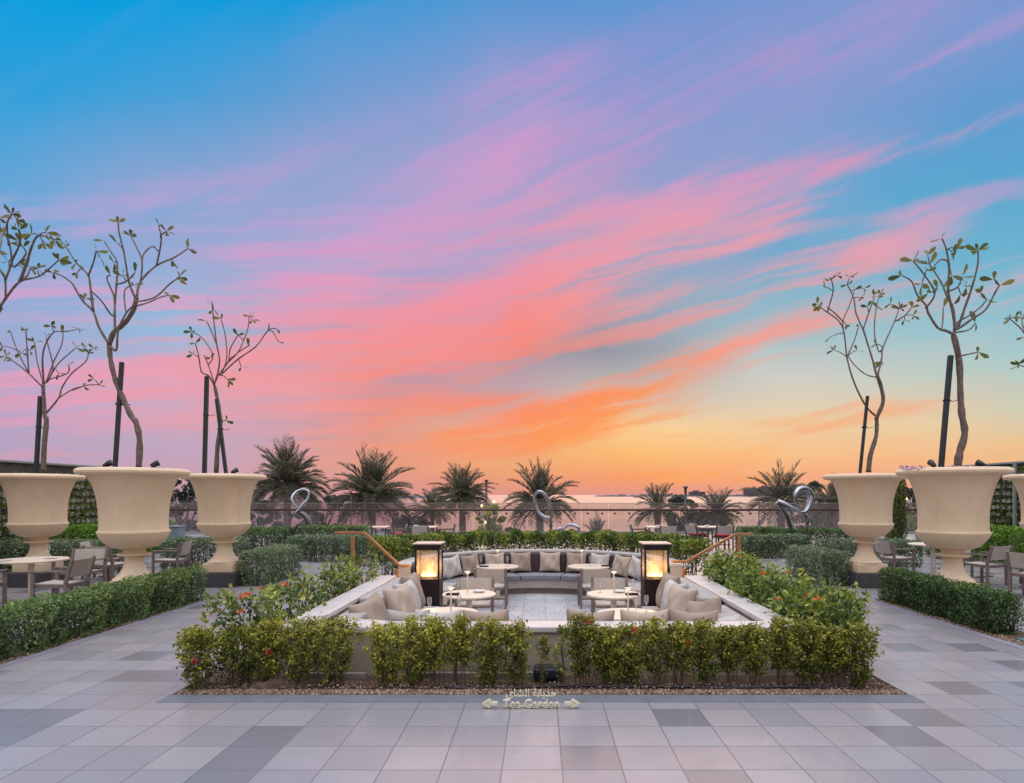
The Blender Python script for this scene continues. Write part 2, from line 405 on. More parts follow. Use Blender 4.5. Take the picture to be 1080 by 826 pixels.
def milky(m, share, col):  # adds a milky, light-catching share to clear glass
    g = G(m.node_tree); o = [n for n in g.n if n.type == 'OUTPUT_MATERIAL'][0]; src = o.inputs[0].links[0].from_socket
    d = g.new('ShaderNodeBsdfDiffuse'); d.inputs[0].default_value = (*col, 1); t = g.new('ShaderNodeBsdfTranslucent'); t.inputs[0].default_value = (*col, 1)
    a = g.new('ShaderNodeMixShader'); a.inputs[0].default_value = .6; g.l.new(d.outputs[0], a.inputs[1]); g.l.new(t.outputs[0], a.inputs[2])
    b = g.new('ShaderNodeMixShader'); b.inputs[0].default_value = share; g.l.new(src, b.inputs[1]); g.l.new(a.outputs[0], b.inputs[2]); g.l.new(b.outputs[0], o.inputs[0])
milky(M['pane'], .07, (.80, .74, .66)); milky(M['glass'], .08, (.42, .36, .38))  # milky share added so lantern panes glow; railing turns smoky
M['dark_steel'] = mk('dark_sculpture_metal', (.16, .15, .14), .25, .2, 4, metal=.8)
M['flute'] = glass_mat('thin_clear_glass', (0.98, 0.98, 0.98), 1.3); milky(M['flute'], .16, (.9, .88, .88))  # milky share added to lighten the dark-looking flutes
def flame_mat(name, low, high, strength, soft):
    m, g, b, o = new_mat(name); g.n.remove(b)
    z = g.sep(g.new('ShaderNodeTexCoord').outputs['Object'])[2]; q = g.rng(z, .86, 1.10, 0.0, 1.0)
    e = g.new('ShaderNodeEmission'); g.put(e.inputs[0], g.mix(g.m('MAXIMUM', q, 0.0, clamp=True), (*low, 1), (*high, 1))); e.inputs[1].default_value = strength
    lw = g.new('ShaderNodeLayerWeight'); lw.inputs[0].default_value = .5
    al = g.m('MULTIPLY', g.m('POWER', g.m('SUBTRACT', 1.0, lw.outputs['Facing']), 1.6), g.m('SUBTRACT', soft, g.m('MULTIPLY', q, soft * .75), clamp=True), clamp=True)
    t = g.new('ShaderNodeBsdfTransparent'); mx = g.new('ShaderNodeMixShader'); g.put(mx.inputs[0], al)
    g.l.new(t.outputs[0], mx.inputs[1]); g.l.new(e.outputs[0], mx.inputs[2]); g.l.new(mx.outputs[0], o.inputs[0]); return m
M['flame'] = flame_mat('flame', (1.0, .52, .15), (1.0, .34, .06), 2.4, .40)
M['flame_core'] = flame_mat('flame_core', (1.0, .76, .40), (1.0, .52, .16), 6.5, .75)
M['led'] = emit_mat('lamp_led', (1.0, 0.80, 0.52), 3.0)
M['lawn_lamp'] = emit_mat('garden_lamp_glow', (0.95, 1.0, 0.45), 3.0)
M['leaf_front'] = leaf_mat('boxy_shrub_leaf', (0.024, 0.038, 0.009), (0.125, 0.150, 0.022), (0.54, 0.50, 0.078), 0.25, 0.42)
M['leaf_ixora'] = leaf_mat('ixora_leaf', (0.020, 0.048, 0.014), (0.095, 0.165, 0.034), (0.44, 0.47, 0.085), 0.25, 0.28)
M['leaf_hedge'] = leaf_mat('clipped_hedge_leaf', (0.030, 0.064, 0.024), (0.125, 0.215, 0.070), (0.38, 0.47, 0.17), 0.26, 0.42)
M['leaf_grey'] = leaf_mat('grey_green_hedge_leaf', (0.065, 0.100, 0.058), (0.19, 0.26, 0.145), (0.40, 0.47, 0.27), 0.25, 0.45)
M['leaf_bright'] = leaf_mat('bright_hedge_leaf', (0.06, 0.13, 0.02), (0.14, 0.29, 0.035), (0.28, 0.46, 0.07), 0.35)
M['leaf_wall'] = leaf_mat('green_wall_leaf', (0.055, 0.09, 0.020), (0.15, 0.20, 0.045), (0.31, 0.35, 0.10), 0.25)
M['leaf_plum'] = leaf_mat('frangipani_leaf', (0.07, 0.095, 0.024), (0.16, 0.175, 0.045), (0.28, 0.27, 0.08), 0.35)
M['leaf_palm'] = leaf_mat('palm_leaflet', (0.060, 0.064, 0.042), (0.125, 0.130, 0.085), (0.24, 0.225, 0.16), 0.35)
M['leaf_tree'] = leaf_mat('dark_tree_leaf', (0.030, 0.045, 0.038), (0.060, 0.082, 0.062), (0.12, 0.145, 0.10), 0.25)
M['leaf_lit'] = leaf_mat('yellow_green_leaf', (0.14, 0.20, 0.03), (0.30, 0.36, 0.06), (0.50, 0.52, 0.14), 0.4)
M['petal'] = M['flower']


# ------------------------------------------------------------------ mesh helpers
class MB:
    def __init__(s): s.v = []; s.f = []

    def add(s, vs_, fs):
        o = len(s.v); s.v += [tuple(p) for p in vs_]; s.f += [tuple(i + o for i in f) for f in fs]; return s

    def box(s, x0, x1, y0, y1, z0, z1, mat=None):
        c = [(x0, y0, z0), (x1, y0, z0), (x1, y1, z0), (x0, y1, z0), (x0, y0, z1), (x1, y0, z1), (x1, y1, z1), (x0, y1, z1)]
        if mat is not None: c = [mat @ Vector(p) for p in c]
        return s.add(c, [(0, 3, 2, 1), (4, 5, 6, 7), (0, 1, 5, 4), (1, 2, 6, 5), (2, 3, 7, 6), (3, 0, 4, 7)])

    def bar(s, a, b, w, t=None, up=(0, 0, 1)):
        """rectangular bar from a to b"""
        a = Vector(a); b = Vector(b); d = (b - a).normalized(); t = t or w
        sd = d.cross(Vector(up))
        if sd.length < 1e-4: sd = d.cross(Vector((0, 1, 0)))
        sd.normalize(); n = sd.cross(d).normalized()
        c = []
        for q in (a, b):
            for i, j in ((-1, -1), (1, -1), (1, 1), (-1, 1)): c.append(q + sd * (i * w / 2) + n * (j * t / 2))
        return s.add(c, [(0, 1, 2, 3), (7, 6, 5, 4), (0, 4, 5, 1), (1, 5, 6, 2), (2, 6, 7, 3), (3, 7, 4, 0)])

    def tube(s, pts, rad, seg=8, caps=True, squash=1.0):
        pts = [Vector(p) for p in pts]; n = len(pts)
        if not hasattr(rad, '__len__'): rad = [rad] * n
        vs_ = []; ref = Vector((0.13, 0.31, 0.94)).normalized(); prev = None
        for i, p in enumerate(pts):
            d = (pts[min(i + 1, n - 1)] - pts[max(i - 1, 0)])
            if d.length < 1e-9: d = Vector((0, 0, 1))
            d.normalize()
            if prev is None:
                a = d.cross(ref)
                if a.length < 1e-3: a = d.cross(Vector((1, 0, 0)))
            else:
                a = prev - d * prev.dot(d)
                if a.length < 1e-4: a = d.cross(ref)
            a.normalize(); prev = a; b = d.cross(a)
            for k in range(seg):
                t = 2 * math.pi * k / seg
                vs_.append(p + (a * math.cos(t) + b * (math.sin(t) * squash)) * rad[i])
        fs = []
        for i in range(n - 1):
            for k in range(seg):
                k2 = (k + 1) % seg
                fs.append((i * seg + k, i * seg + k2, (i + 1) * seg + k2, (i + 1) * seg + k))
        if caps:
            fs.append(tuple(reversed(range(seg)))); fs.append(tuple(range((n - 1) * seg, n * seg)))
        return s.add(vs_, fs)

    def lathe(s, prof, seg=48, c=(0, 0, 0), cap0=True, cap1=True):
        vs_ = []; n = len(prof)
        for r, z in prof:
            for k in range(seg):
                t = 2 * math.pi * k / seg
                vs_.append((c[0] + r * math.cos(t), c[1] + r * math.sin(t), c[2] + z))
        fs = []
        for i in range(n - 1):
            for k in range(seg):
                k2 = (k + 1) % seg
                fs.append((i * seg + k, i * seg + k2, (i + 1) * seg + k2, (i + 1) * seg + k))
        if cap0: fs.append(tuple(reversed(range(seg))))
        if cap1: fs.append(tuple(range((n - 1) * seg, n * seg)))
        return s.add(vs_, fs)

    def arc(s, r0, r1, z0, z1, a0, a1, n=24, c=(0, 0)):
        """ring sector; angles in degrees from +X"""
        vs_ = []
        for i in range(n + 1):
            t = R(a0 + (a1 - a0) * i / n); cs, sn = math.cos(t), math.sin(t)
            for r, z in ((r0, z0), (r1, z0), (r1, z1), (r0, z1)): vs_.append((c[0] + r * cs, c[1] + r * sn, z))
        fs = []
        for i in range(n):
            a, b = i * 4, i * 4 + 4
            for k in range(4):
                k2 = (k + 1) % 4
                fs.append((a + k, a + k2, b + k2, b + k))
        fs.append((0, 3, 2, 1)); fs.append((n * 4, n * 4 + 1, n * 4 + 2, n * 4 + 3))
        return s.add(vs_, fs)

    def build(s, name, mat, parent=None, smooth=False, bevel=0.0, loc=None, seg=2):
        me = bpy.data.meshes.new(name); me.from_pydata(s.v, [], s.f)
        bm = bmesh.new(); bm.from_mesh(me); bmesh.ops.recalc_face_normals(bm, faces=bm.faces); bm.to_mesh(me); bm.free()
        if smooth:
            me.polygons.foreach_set('use_smooth', [True] * len(me.polygons))
        return link(name, me, mat, parent, bevel, loc, smooth, seg)


def link(name, me, mat, parent=None, bevel=0.0, loc=None, smooth=False, seg=2):
    if mat is not None: me.materials.append(mat)
    o = bpy.data.objects.new(name, me); COL.objects.link(o)
    if parent: o.parent = parent
    if loc is not None: o.location = loc
    if bevel:
        md = o.modifiers.new('bevel', 'BEVEL'); md.width = bevel; md.segments = seg; md.limit_method = 'ANGLE'; md.angle_limit = R(40)
        md.harden_normals = False
        if not smooth:
            me.polygons.foreach_set('use_smooth', [True] * len(me.polygons))
            w = o.modifiers.new('weighted', 'WEIGHTED_NORMAL'); w.keep_sharp = True
    return o


def tag(o, label, cat, group=None, kind=None):
    if kind: o['kind'] = kind
    if label: o['label'] = label
    if cat: o['category'] = cat
    if group: o['group'] = group
    return o


def thing(name, label, cat, loc=(0, 0, 0), rz=0.0, group=None):
    o = bpy.data.objects.new(name, None); COL.objects.link(o); o.empty_display_size = 0.2
    o.location = loc; o.rotation_euler = (0, 0, rz)
    return tag(o, label, cat, group)


def struct(name, mb, mat, **k):
    o = mb.build(name, mat, **k); o['kind'] = 'structure'; return o


def kids(o): return [c for c in COL.objects if c.parent == o]


def dup(root, loc, rz=None, label=None, scale=None):
    r = root.copy(); COL.objects.link(r); r.location = loc
    if rz is not None: r.rotation_euler = (0, 0, rz)
    if scale is not None: r.scale = scale
    if label: r['label'] = label
    for ch in list(root.children):
        c = ch.copy(); COL.objects.link(c); c.parent = r
        for gch in list(ch.children):
            d = gch.copy(); COL.objects.link(d); d.parent = c
    return r


def smooth_pts(pts, sub=4):
    """Catmull-Rom through points"""
    pts = [Vector(p) for p in pts]; out = []
    for i in range(len(pts) - 1):
        p0 = pts[max(i - 1, 0)]; p1 = pts[i]; p2 = pts[i + 1]; p3 = pts[min(i + 2, len(pts) - 1)]
        for k in range(sub):
            t = k / sub
            out.append(0.5 * ((2 * p1) + (p2 - p0) * t + (2 * p0 - 5 * p1 + 4 * p2 - p3) * t * t + (3 * p1 - p0 - 3 * p2 + p3) * t ** 3))
    out.append(pts[-1]); return out


def leaf_mesh(name, cen, dirs, size, width, mat, parent=None, tint=None, loc=None, fold=0.25, oval=False):
    """many small folded leaves as one mesh (numpy)"""
    N = len(cen)
    d = dirs / (np.linalg.norm(dirs, axis=1, keepdims=True) + 1e-9)
    rv = RNG.normal(size=(N, 3)); sd = np.cross(d, rv); sd /= (np.linalg.norm(sd, axis=1, keepdims=True) + 1e-9)
    up = np.cross(sd, d)
    L = np.asarray(size).reshape(-1, 1) * np.ones((N, 1)); W = L * width
    if oval:
        prof = [(-.5, 0), (-.22, -.30), (.16, -.5), (.40, -.28), (.5, 0), (.40, .28), (.16, .5), (-.22, .30)]
        tr_ = [(0, 1, 7), (1, 2, 6), (1, 6, 7), (2, 3, 5), (2, 5, 6), (3, 4, 5)]
    else:
        prof = [(-.5, 0), (.08, -.5), (.5, 0), (.08, .5)]; tr_ = [(0, 1, 2), (0, 2, 3)]
    K, T_ = len(prof), len(tr_)
    v = np.empty((N, K, 3))
    for i, (a_, b_) in enumerate(prof):
        v[:, i] = cen + d * L * a_ + sd * W * b_ + up * W * (fold * abs(b_) * 2)
    tri = (np.arange(N)[:, None, None] * K + np.array(tr_)[None]).reshape(-1)
    me = bpy.data.meshes.new(name)
    me.vertices.add(N * K); me.vertices.foreach_set('co', v.reshape(-1).astype(np.float32))
    me.loops.add(N * T_ * 3); me.loops.foreach_set('vertex_index', tri.astype(np.int32))
    me.polygons.add(N * T_); me.polygons.foreach_set('loop_start', (np.arange(N * T_) * 3).astype(np.int32))
    me.update(calc_edges=True)
    at = me.attributes.new('tint', 'FLOAT', 'POINT')
    t = np.clip(tint if tint is not None else RNG.uniform(0, 1, N), 0, 1)
    at.data.foreach_set('value', np.repeat(t, K).astype(np.float32))
    me.validate()
    return link(name, me, mat, parent, 0, loc)


# ------------------------------------------------------------------ ground, sea, pit
PZ = -0.45                      # floor of the sunken lounge
CC = (0.0, 12.85)               # centre of the round end of the lounge


def terrace():
    bm = bmesh.new()
    hole = [(-3.36, 5.82), (3.36, 5.82), (3.36, 12.2)]
    a0 = math.asin((12.2 - CC[1]) / 3.6)
    for i in range(41):
        t = a0 + (math.pi - 2 * a0) * i / 40
        hole.append((CC[0] + 3.6 * math.cos(t), CC[1] + 3.6 * math.sin(t)))
    hole.append((-3.36, 12.2))
    outer = [(-40, -6), (40, -6), (40, 31.2), (-40, 31.2)]
    es = []
    for loop in (outer, hole):
        vv = [bm.verts.new((x, y, 0)) for x, y in loop]
        for i in range(len(vv)): es.append(bm.edges.new((vv[i], vv[(i + 1) % len(vv)])))
    bmesh.ops.triangle_fill(bm, use_beauty=True, use_dissolve=False, edges=es)
    for f in bm.faces:
        if f.normal.z < 0: f.normal_flip()
    # short skirt down into the hole and off the sea edge
    for e in list(bm.edges):
        if e.is_boundary:
            a, b = e.verts
            lo = -0.6 if abs(a.co.y) < 25 and abs(a.co.x) < 30 else -5.2
            c = bm.verts.new((a.co.x, a.co.y, lo)); d = bm.verts.new((b.co.x, b.co.y, lo))
            bm.faces.new((a, b, d, c))
    me = bpy.data.meshes.new('terrace_paving'); bm.to_mesh(me); bm.free()
    o = link('terrace_paving', me, M['paver']); o['kind'] = 'structure'


terrace()
struct('beach_sand', MB().add([(-400, 31, -5.0), (400, 31, -5.0), (400, 80, -5.15), (-400, 80, -5.15)], [(0, 1, 2, 3)]), M['sand'])


def sea():
    m, g, b, o = new_mat('sea_water')
    tc = g.new('ShaderNodeTexCoord').outputs['Object']
    b.inputs['Base Color'].default_value = (0.22, 0.13, 0.145, 1); b.inputs['Roughness'].default_value = 0.16
    b.inputs['IOR'].default_value = 1.33
    b.inputs['Specular IOR Level'].default_value = 0.28
    n1, _ = g.noise(g.mapv(tc, scale=(0.5, 1.4, 1), kind='POINT'), 0.22, 5, 0.6)
    n2, _ = g.noise(g.mapv(tc, scale=(0.004, 0.03, 1), kind='POINT'), 1.0, 4, 0.6)
    g.put(b.inputs['Roughness'], g.rng(n2, 0.3, 0.7, 0.22, 0.34))
    bp = g.new('ShaderNodeBump'); bp.inputs['Strength'].default_value = 0.10; bp.inputs['Distance'].default_value = 0.3
    g.put(bp.inputs['Height'], n1); g.l.new(bp.outputs[0], b.inputs['Normal'])
    struct('sea_water', MB().add([(-30000, 62, -5.1), (30000, 62, -5.1), (30000, 26000, -5.1), (-30000, 26000, -5.1)], [(0, 1, 2, 3)]), m)


sea()
struct('sunken_floor', MB().add([(-3.36, 6.5, PZ), (3.36, 6.5, PZ), (3.36, 15.9, PZ), (-3.36, 15.9, PZ)], [(0, 1, 2, 3)]), M['pit_floor'])
# planting beds
bed = MB().add([(-3.35, 5.83, -0.025), (3.35, 5.83, -0.025), (3.35, 6.54, -0.025), (-3.35, 6.54, -0.025)], [(0, 1, 2, 3)])
for s in (-1, 1):
    xa, xb = sorted((s * 2.66, s * 3.35))
    bed.add([(xa, 6.54, -0.025), (xb, 6.54, -0.025), (xb, 10.66, -0.025), (xa, 10.66, -0.025)], [(0, 1, 2, 3)])
struct('planting_bed_ground', bed, M['soil'])
struct('curved_bed_ground', MB().arc(2.79, 3.6, -0.3, -0.02, -10, 190, 40, CC), M['soil'])
# border strips of darker stone let in round the beds and hedges (sheets 4 mm above the paving)
bs = MB().box(-3.37, 3.37, 5.61, 5.82, -0.02, 0.004)
struct('border_strip', bs, M['border'])
kb = MB()
for s in (-1, 1):
    xa, xb = sorted((s * 5.66, s * 5.78)); kb.box(xa, xb, 6.3 if s < 0 else 7.2, 11.2, -0.02, 0.006)
    xa, xb = sorted((s * 5.78, s * 5.9)); kb.box(xa, xb, 11.1, 11.2, -0.02, 0.006)
struct('hedge_kerb', kb, M['kerb'])
hb = MB()
for s in (-1, 1):
    xa, xb = sorted((s * 5.78, s * 6.4)); hb.box(xa, xb, 5.0 if s < 0 else 7.6, 11.1, -0.02, 0.005)
struct('hedge_bed_ground', hb, M['soil'])
# stairs down into the lounge on both sides
for s in (-1, 1):
    st = MB()
    xa, xb = sorted((s * 3.36, s * 3.02)); st.box(xa, xb, 10.76, 12.19, PZ - 0.05, -0.15)
    xa, xb = sorted((s * 3.02, s * 2.68)); st.box(xa, xb, 10.76, 12.19, PZ - 0.05, -0.30)
    st.box(*sorted((s * 2.41, s * 3.36)), 12.19, 12.29, PZ - 0.05, 0.01)
    struct('stairs', st, M['cap'], bevel=0.008)

# low retaining walls round the lounge
wf = thing('retaining_wall', 'low beige rendered wall with pale cap behind the front row of bushes', 'wall')
MB().box(-2.66, 2.66, 6.55, 6.79, PZ, 0.41).build('wall_body', M['render'], wf)
MB().box(-2.70, 2.70, 6.52, 6.83, 0.412, 0.475).build('cap_stone', M['cap'], wf, bevel=0.012)
for s in (-1, 1):
    w = thing('retaining_wall', ('low side wall with broad pale cap running past the sparse leafy shrubs' if s < 0
              else 'low side wall with broad pale cap below the dense orange-flowered shrubs'), 'wall')
    xa, xb = sorted((s * 2.43, s * 2.66))
    MB().box(xa, xb, 6.79, 10.66, PZ, 0.41).build('wall_body', M['render'], w)
    xa, xb = sorted((s * 2.40, s * 2.70))
    c = MB()
    for k in range(3):
        y0 = 6.833 + k * 1.29; c.box(xa, xb, y0, y0 + 1.285, 0.412, 0.475)
    c.build('cap_stone', M['cap'], w, bevel=0.012)
    xa, xb = sorted((s * 2.66, s * 3.36))
    MB().box(xa, xb, 10.66, 10.755, PZ, 0.03).build('end_wall', M['render'], w)

# ------------------------------------------------------------------ built-in sofas
def pillow_mesh(w, h, t, seed):
    """soft scatter pillow standing in its own x-z plane, base at z=0"""
    rg = np.random.default_rng(seed); n = 15; vs_ = []; fs = []
    ph = rg.uniform(0, 6, 6)
    for side in (1, -1):
        for i in range(n):
            for j in range(n):
                u = -1 + 2 * i / (n - 1); v = -1 + 2 * j / (n - 1)
                e = max(0.0, (1 - abs(u) ** 3.2) * (1 - abs(v) ** 3.2)) ** 0.55
                pin = 1 - 0.085 * (1 - u * u) * abs(v) ** 3; pin2 = 1 - 0.085 * (1 - v * v) * abs(u) ** 3
                wr = 0.018 * math.sin(4 * u + 3 * v + ph[0]) * e + 0.010 * math.sin(9 * u - 5 * v + ph[1]) * e
                sag = 0.05 * h * math.exp(-(u * 1.8) ** 2) * max(0, v) ** 2 * rg.uniform(.95, 1.05)
                vs_.append((u * w / 2 * pin2, side * (t / 2 * e + wr), (v * pin + 1) * h / 2 - sag))
    for side in range(2):
        o = side * n * n
        for i in range(n - 1):
            for j in range(n - 1):
                q = (o + i * n + j, o + (i + 1) * n + j, o + (i + 1) * n + j + 1, o + i * n + j + 1)
                fs.append(q if side else tuple(reversed(q)))
    me = bpy.data.meshes.new('throw_pillow'); me.from_pydata(vs_, [], fs)
    bm = bmesh.new(); bm.from_mesh(me); bmesh.ops.remove_doubles(bm, verts=bm.verts, dist=0.004); bmesh.ops.recalc_face_normals(bm, faces=bm.faces)
    bm.to_mesh(me); bm.free()
    me.polygons.foreach_set('use_smooth', [True] * len(me.polygons))
    return me


PILLOW_N = [0]


def pillow(x, y, z, rz, lean, fab, label, w=0.52, h=0.50, t=0.17, roll=0.0, group='scatter pillows on the lounge sofas'):
    """rz: heading of the pillow's face (0 faces -Y, the camera); lean backwards in degrees"""
    PILLOW_N[0] += 1
    me = pillow_mesh(w, h, t, PILLOW_N[0])
    o = link('throw_pillow', me, M[fab]); o.location = (x, y, z)
    o.rotation_euler = (Matrix.Rotation(R(rz), 4, 'Z') @ Matrix.Rotation(R(-lean), 4, 'X') @ Matrix.Rotation(R(roll), 4, 'Y')).to_euler()
    sd = o.modifiers.new('soft', 'SUBSURF'); sd.levels = 1; sd.render_levels = 1
    # piping round the seam
    return tag(o, label, 'pillow', group)


SZ = -0.02                      # seat height of all sofas
cs = thing('curved_sofa', 'curved built-in sofa with slate seat cushions at the far end of the sunken lounge', 'sofa', (CC[0], CC[1], PZ))
off = (-CC[0], -CC[1])
def on_cs(mb, name, mat, **k):
    mb.v = [(x - CC[0], y - CC[1], z - PZ) for x, y, z in mb.v]
    return mb.build(name, M[mat], cs, **k)
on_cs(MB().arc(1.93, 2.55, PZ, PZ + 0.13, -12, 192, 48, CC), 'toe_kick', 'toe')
on_cs(MB().arc(1.86, 2.55, PZ + 0.131, SZ - 0.12, -12, 192, 60, CC), 'sofa_base', 'sofa_base', bevel=0.006)
NSEG = 7
for k in range(NSEG):
    a0 = -12 + 204 * k / NSEG; a1 = -12 + 204 * (k + 1) / NSEG
    on_cs(MB().arc(1.80, 2.44, SZ - 0.118, SZ, a0 + 0.35, a1 - 0.35, 12, CC), 'seat_cushion', 'fab_slate' if 1 <= k <= NSEG - 2 else 'fab_grey', bevel=0.025, seg=3)
    on_cs(MB().arc(2.42, 2.54, SZ + 0.003, 0.425, a0 + 0.35, a1 - 0.35, 12, CC), 'back_cushion', 'fab_dark', bevel=0.03, seg=3)
on_cs(MB().arc(2.551, 2.78, PZ, 0.44, -12, 192, 60, CC), 'back_wall', 'sofa_base')
on_cs(MB().arc(2.535, 2.80, 0.442, 0.50, -12, 192, 60, CC), 'cap_stone', 'cap', bevel=0.01)

for s in (-1, 1):
    so = thing('side_sofa', ('long built-in sofa along the wall by the sparse shrubs, grey cushions' if s < 0 else
               'long built-in sofa along the wall below the flowering shrubs, grey cushions'), 'sofa', (s * 2.08, 8.73, PZ))
    def on(mb, name, mat, **k):
        mb.v = [(x - s * 2.08, y - 8.73, z - PZ) for x, y, z in mb.v]
        return mb.build(name, M[mat], so, **k)
    bx = lambda a, b, *r: MB().box(*sorted((s * a, s * b)), *r)
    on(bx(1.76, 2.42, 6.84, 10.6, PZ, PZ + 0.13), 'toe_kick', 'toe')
    on(bx(1.70, 2.42, 6.84, 10.62, PZ + 0.131, SZ - 0.12), 'sofa_base', 'sofa_base', bevel=0.008)
    for k, (y0, y1) in enumerate(((7.50, 8.52), (8.53, 9.55), (9.56, 10.60))):
        on(bx(1.66, 2.38, y0, y1, SZ - 0.118, SZ), 'seat_cushion', 'fab_grey', bevel=0.03, seg=3)
    for k, (y0, y1, zt) in enumerate(((6.88, 7.62, 0.40), (7.63, 8.30, 0.40), (8.42, 9.50, 0.47), (9.51, 10.56, 0.46))):
        on(bx(2.10, 2.395, y0, y1, SZ + 0.003, zt), 'back_cushion', 'fab_grey', bevel=0.035, seg=3)
fs_ = thing('front_sofa', 'built-in sofa against the front wall, seen only by its seat beyond the wall cap', 'sofa', (0, 7.2, PZ))
def onf(mb, name, mat, **k):
    mb.v = [(x, y - 7.2, z - PZ) for x, y, z in mb.v]
    return mb.build(name, M[mat], fs_, **k)
for xa, xb in ((-1.64, -0.22), (0.22, 1.64)):
    onf(MB().box(xa, xb, 6.84, 7.44, PZ, SZ - 0.12), 'sofa_base', 'sofa_base', bevel=0.008)
    onf(MB().box(xa, xb, 6.86, 7.48, SZ - 0.118, SZ), 'seat_cushion', 'fab_grey', bevel=0.03, seg=3)

# pillows: round end (angle measured from straight ahead, clockwise), then sides, then along the front wall
for i, (ang, fab, lab, roll) in enumerate([
    (-66, 'fab_pale', 'pale pillow on the curved sofa half hidden by the lantern near the sparse shrubs', 8),
    (-55, 'fab_pale', 'large pale pillow on the curved sofa between the left lantern and a taupe pillow', -7),
    (-42.5, 'fab_taupe', 'taupe pillow on the curved sofa between a pale pillow and a mauve-grey one', -4),
    (-27, 'fab_sand', 'mauve-grey pillow on the curved sofa directly behind the lamp on the far round table', 0),
    (-11.5, 'fab_taupe', 'taupe pillow on the curved sofa, nearest to its middle on the side with more pillows', 0),
    (5.5, 'fab_sand', 'mauve-grey pillow at the middle of the curved sofa, dark backrest showing on both sides', 0),
    (21, 'fab_taupe', 'taupe pillow on the curved sofa at the tip of the far flowering-side table', 0),
    (35.5, 'fab_pale', 'blue-grey pillow on the curved sofa behind the two flutes of a far table', 1),
    (50, 'fab_sand', 'mauve-grey pillow tilting on the curved sofa between a blue-grey and a pale pillow', 5),
    (62, 'fab_pale', 'pale pillow slumped on the curved sofa beside the lantern near the flowering shrubs', 9),
    (71, 'fab_pale', 'pale pillow on the curved sofa partly hidden by the lantern near the flowering shrubs', 9)]):
    r = 2.30
    pillow(CC[0] + r * math.sin(R(ang)), CC[1] + r * math.cos(R(ang)), SZ + 0.01, -ang, 10, fab, lab, 0.53, 0.50, 0.16, roll)
for s, side in ((-1, 'by the sparse shrubs'), (1, 'by the flowering shrubs')):
    for (y, x, z, rz, lean, fab, h, what, roll) in ([
            (10.02, 1.93, .0, 80, 14, 'fab_taupe', .64, 'tall taupe pillow nearest the lantern', 0),
            (9.45, 1.90, .0, 74, 16, 'fab_pale', .60, 'pale grey pillow second from the lantern', 0),
            (8.85, 1.86, .0, 66, 16, 'fab_sand', .62, 'plump sand pillow third from the lantern', 2),
            (7.95, 1.98, .02, 62, 20, 'fab_taupe', .60, 'tilted taupe pillow fourth from the lantern', 12),
            (7.18, 2.05, .02, 25, 34, 'fab_pale', .50, 'pale slumped pillow in the front corner', -14)]):
        if s > 0 and what.startswith('tilted taupe'): x, y, roll = 1.93, 7.75, -14
        pillow(s * x, y, SZ + z, -s * rz, lean, fab, f'{what} on the side sofa {side}', 0.58, h, 0.25, roll * s)
for (x, fab, lab, roll, w) in [
        (-1.42, 'fab_grey', 'thin grey pillow edge above the front wall at the corner by the sparse shrubs', 0, .50),
        (-1.10, 'fab_pale', 'blue-grey pillow edge above the front wall in front of the near table with two flutes', 0, .54),
        (-0.58, 'fab_taupe', 'taupe pillow edge above the front wall, closest to the middle on the sparse-shrub side', 1, .54),
        (0.52, 'fab_taupe', 'taupe pillow edge above the front wall, closest to the middle on the flowering side', -2, .56),
        (1.12, 'fab_sand', 'sand pillow edge above the front wall, just below the near table on the flowering side', 0, .56),
        (1.62, 'fab_taupe', 'sagging taupe pillow above the front wall beside the corner pile by the flowering shrubs', -3, .58)]:
    pillow(x, 7.00, SZ + 0.01, 180, 10, fab, lab, w, 0.63, 0.17, roll)


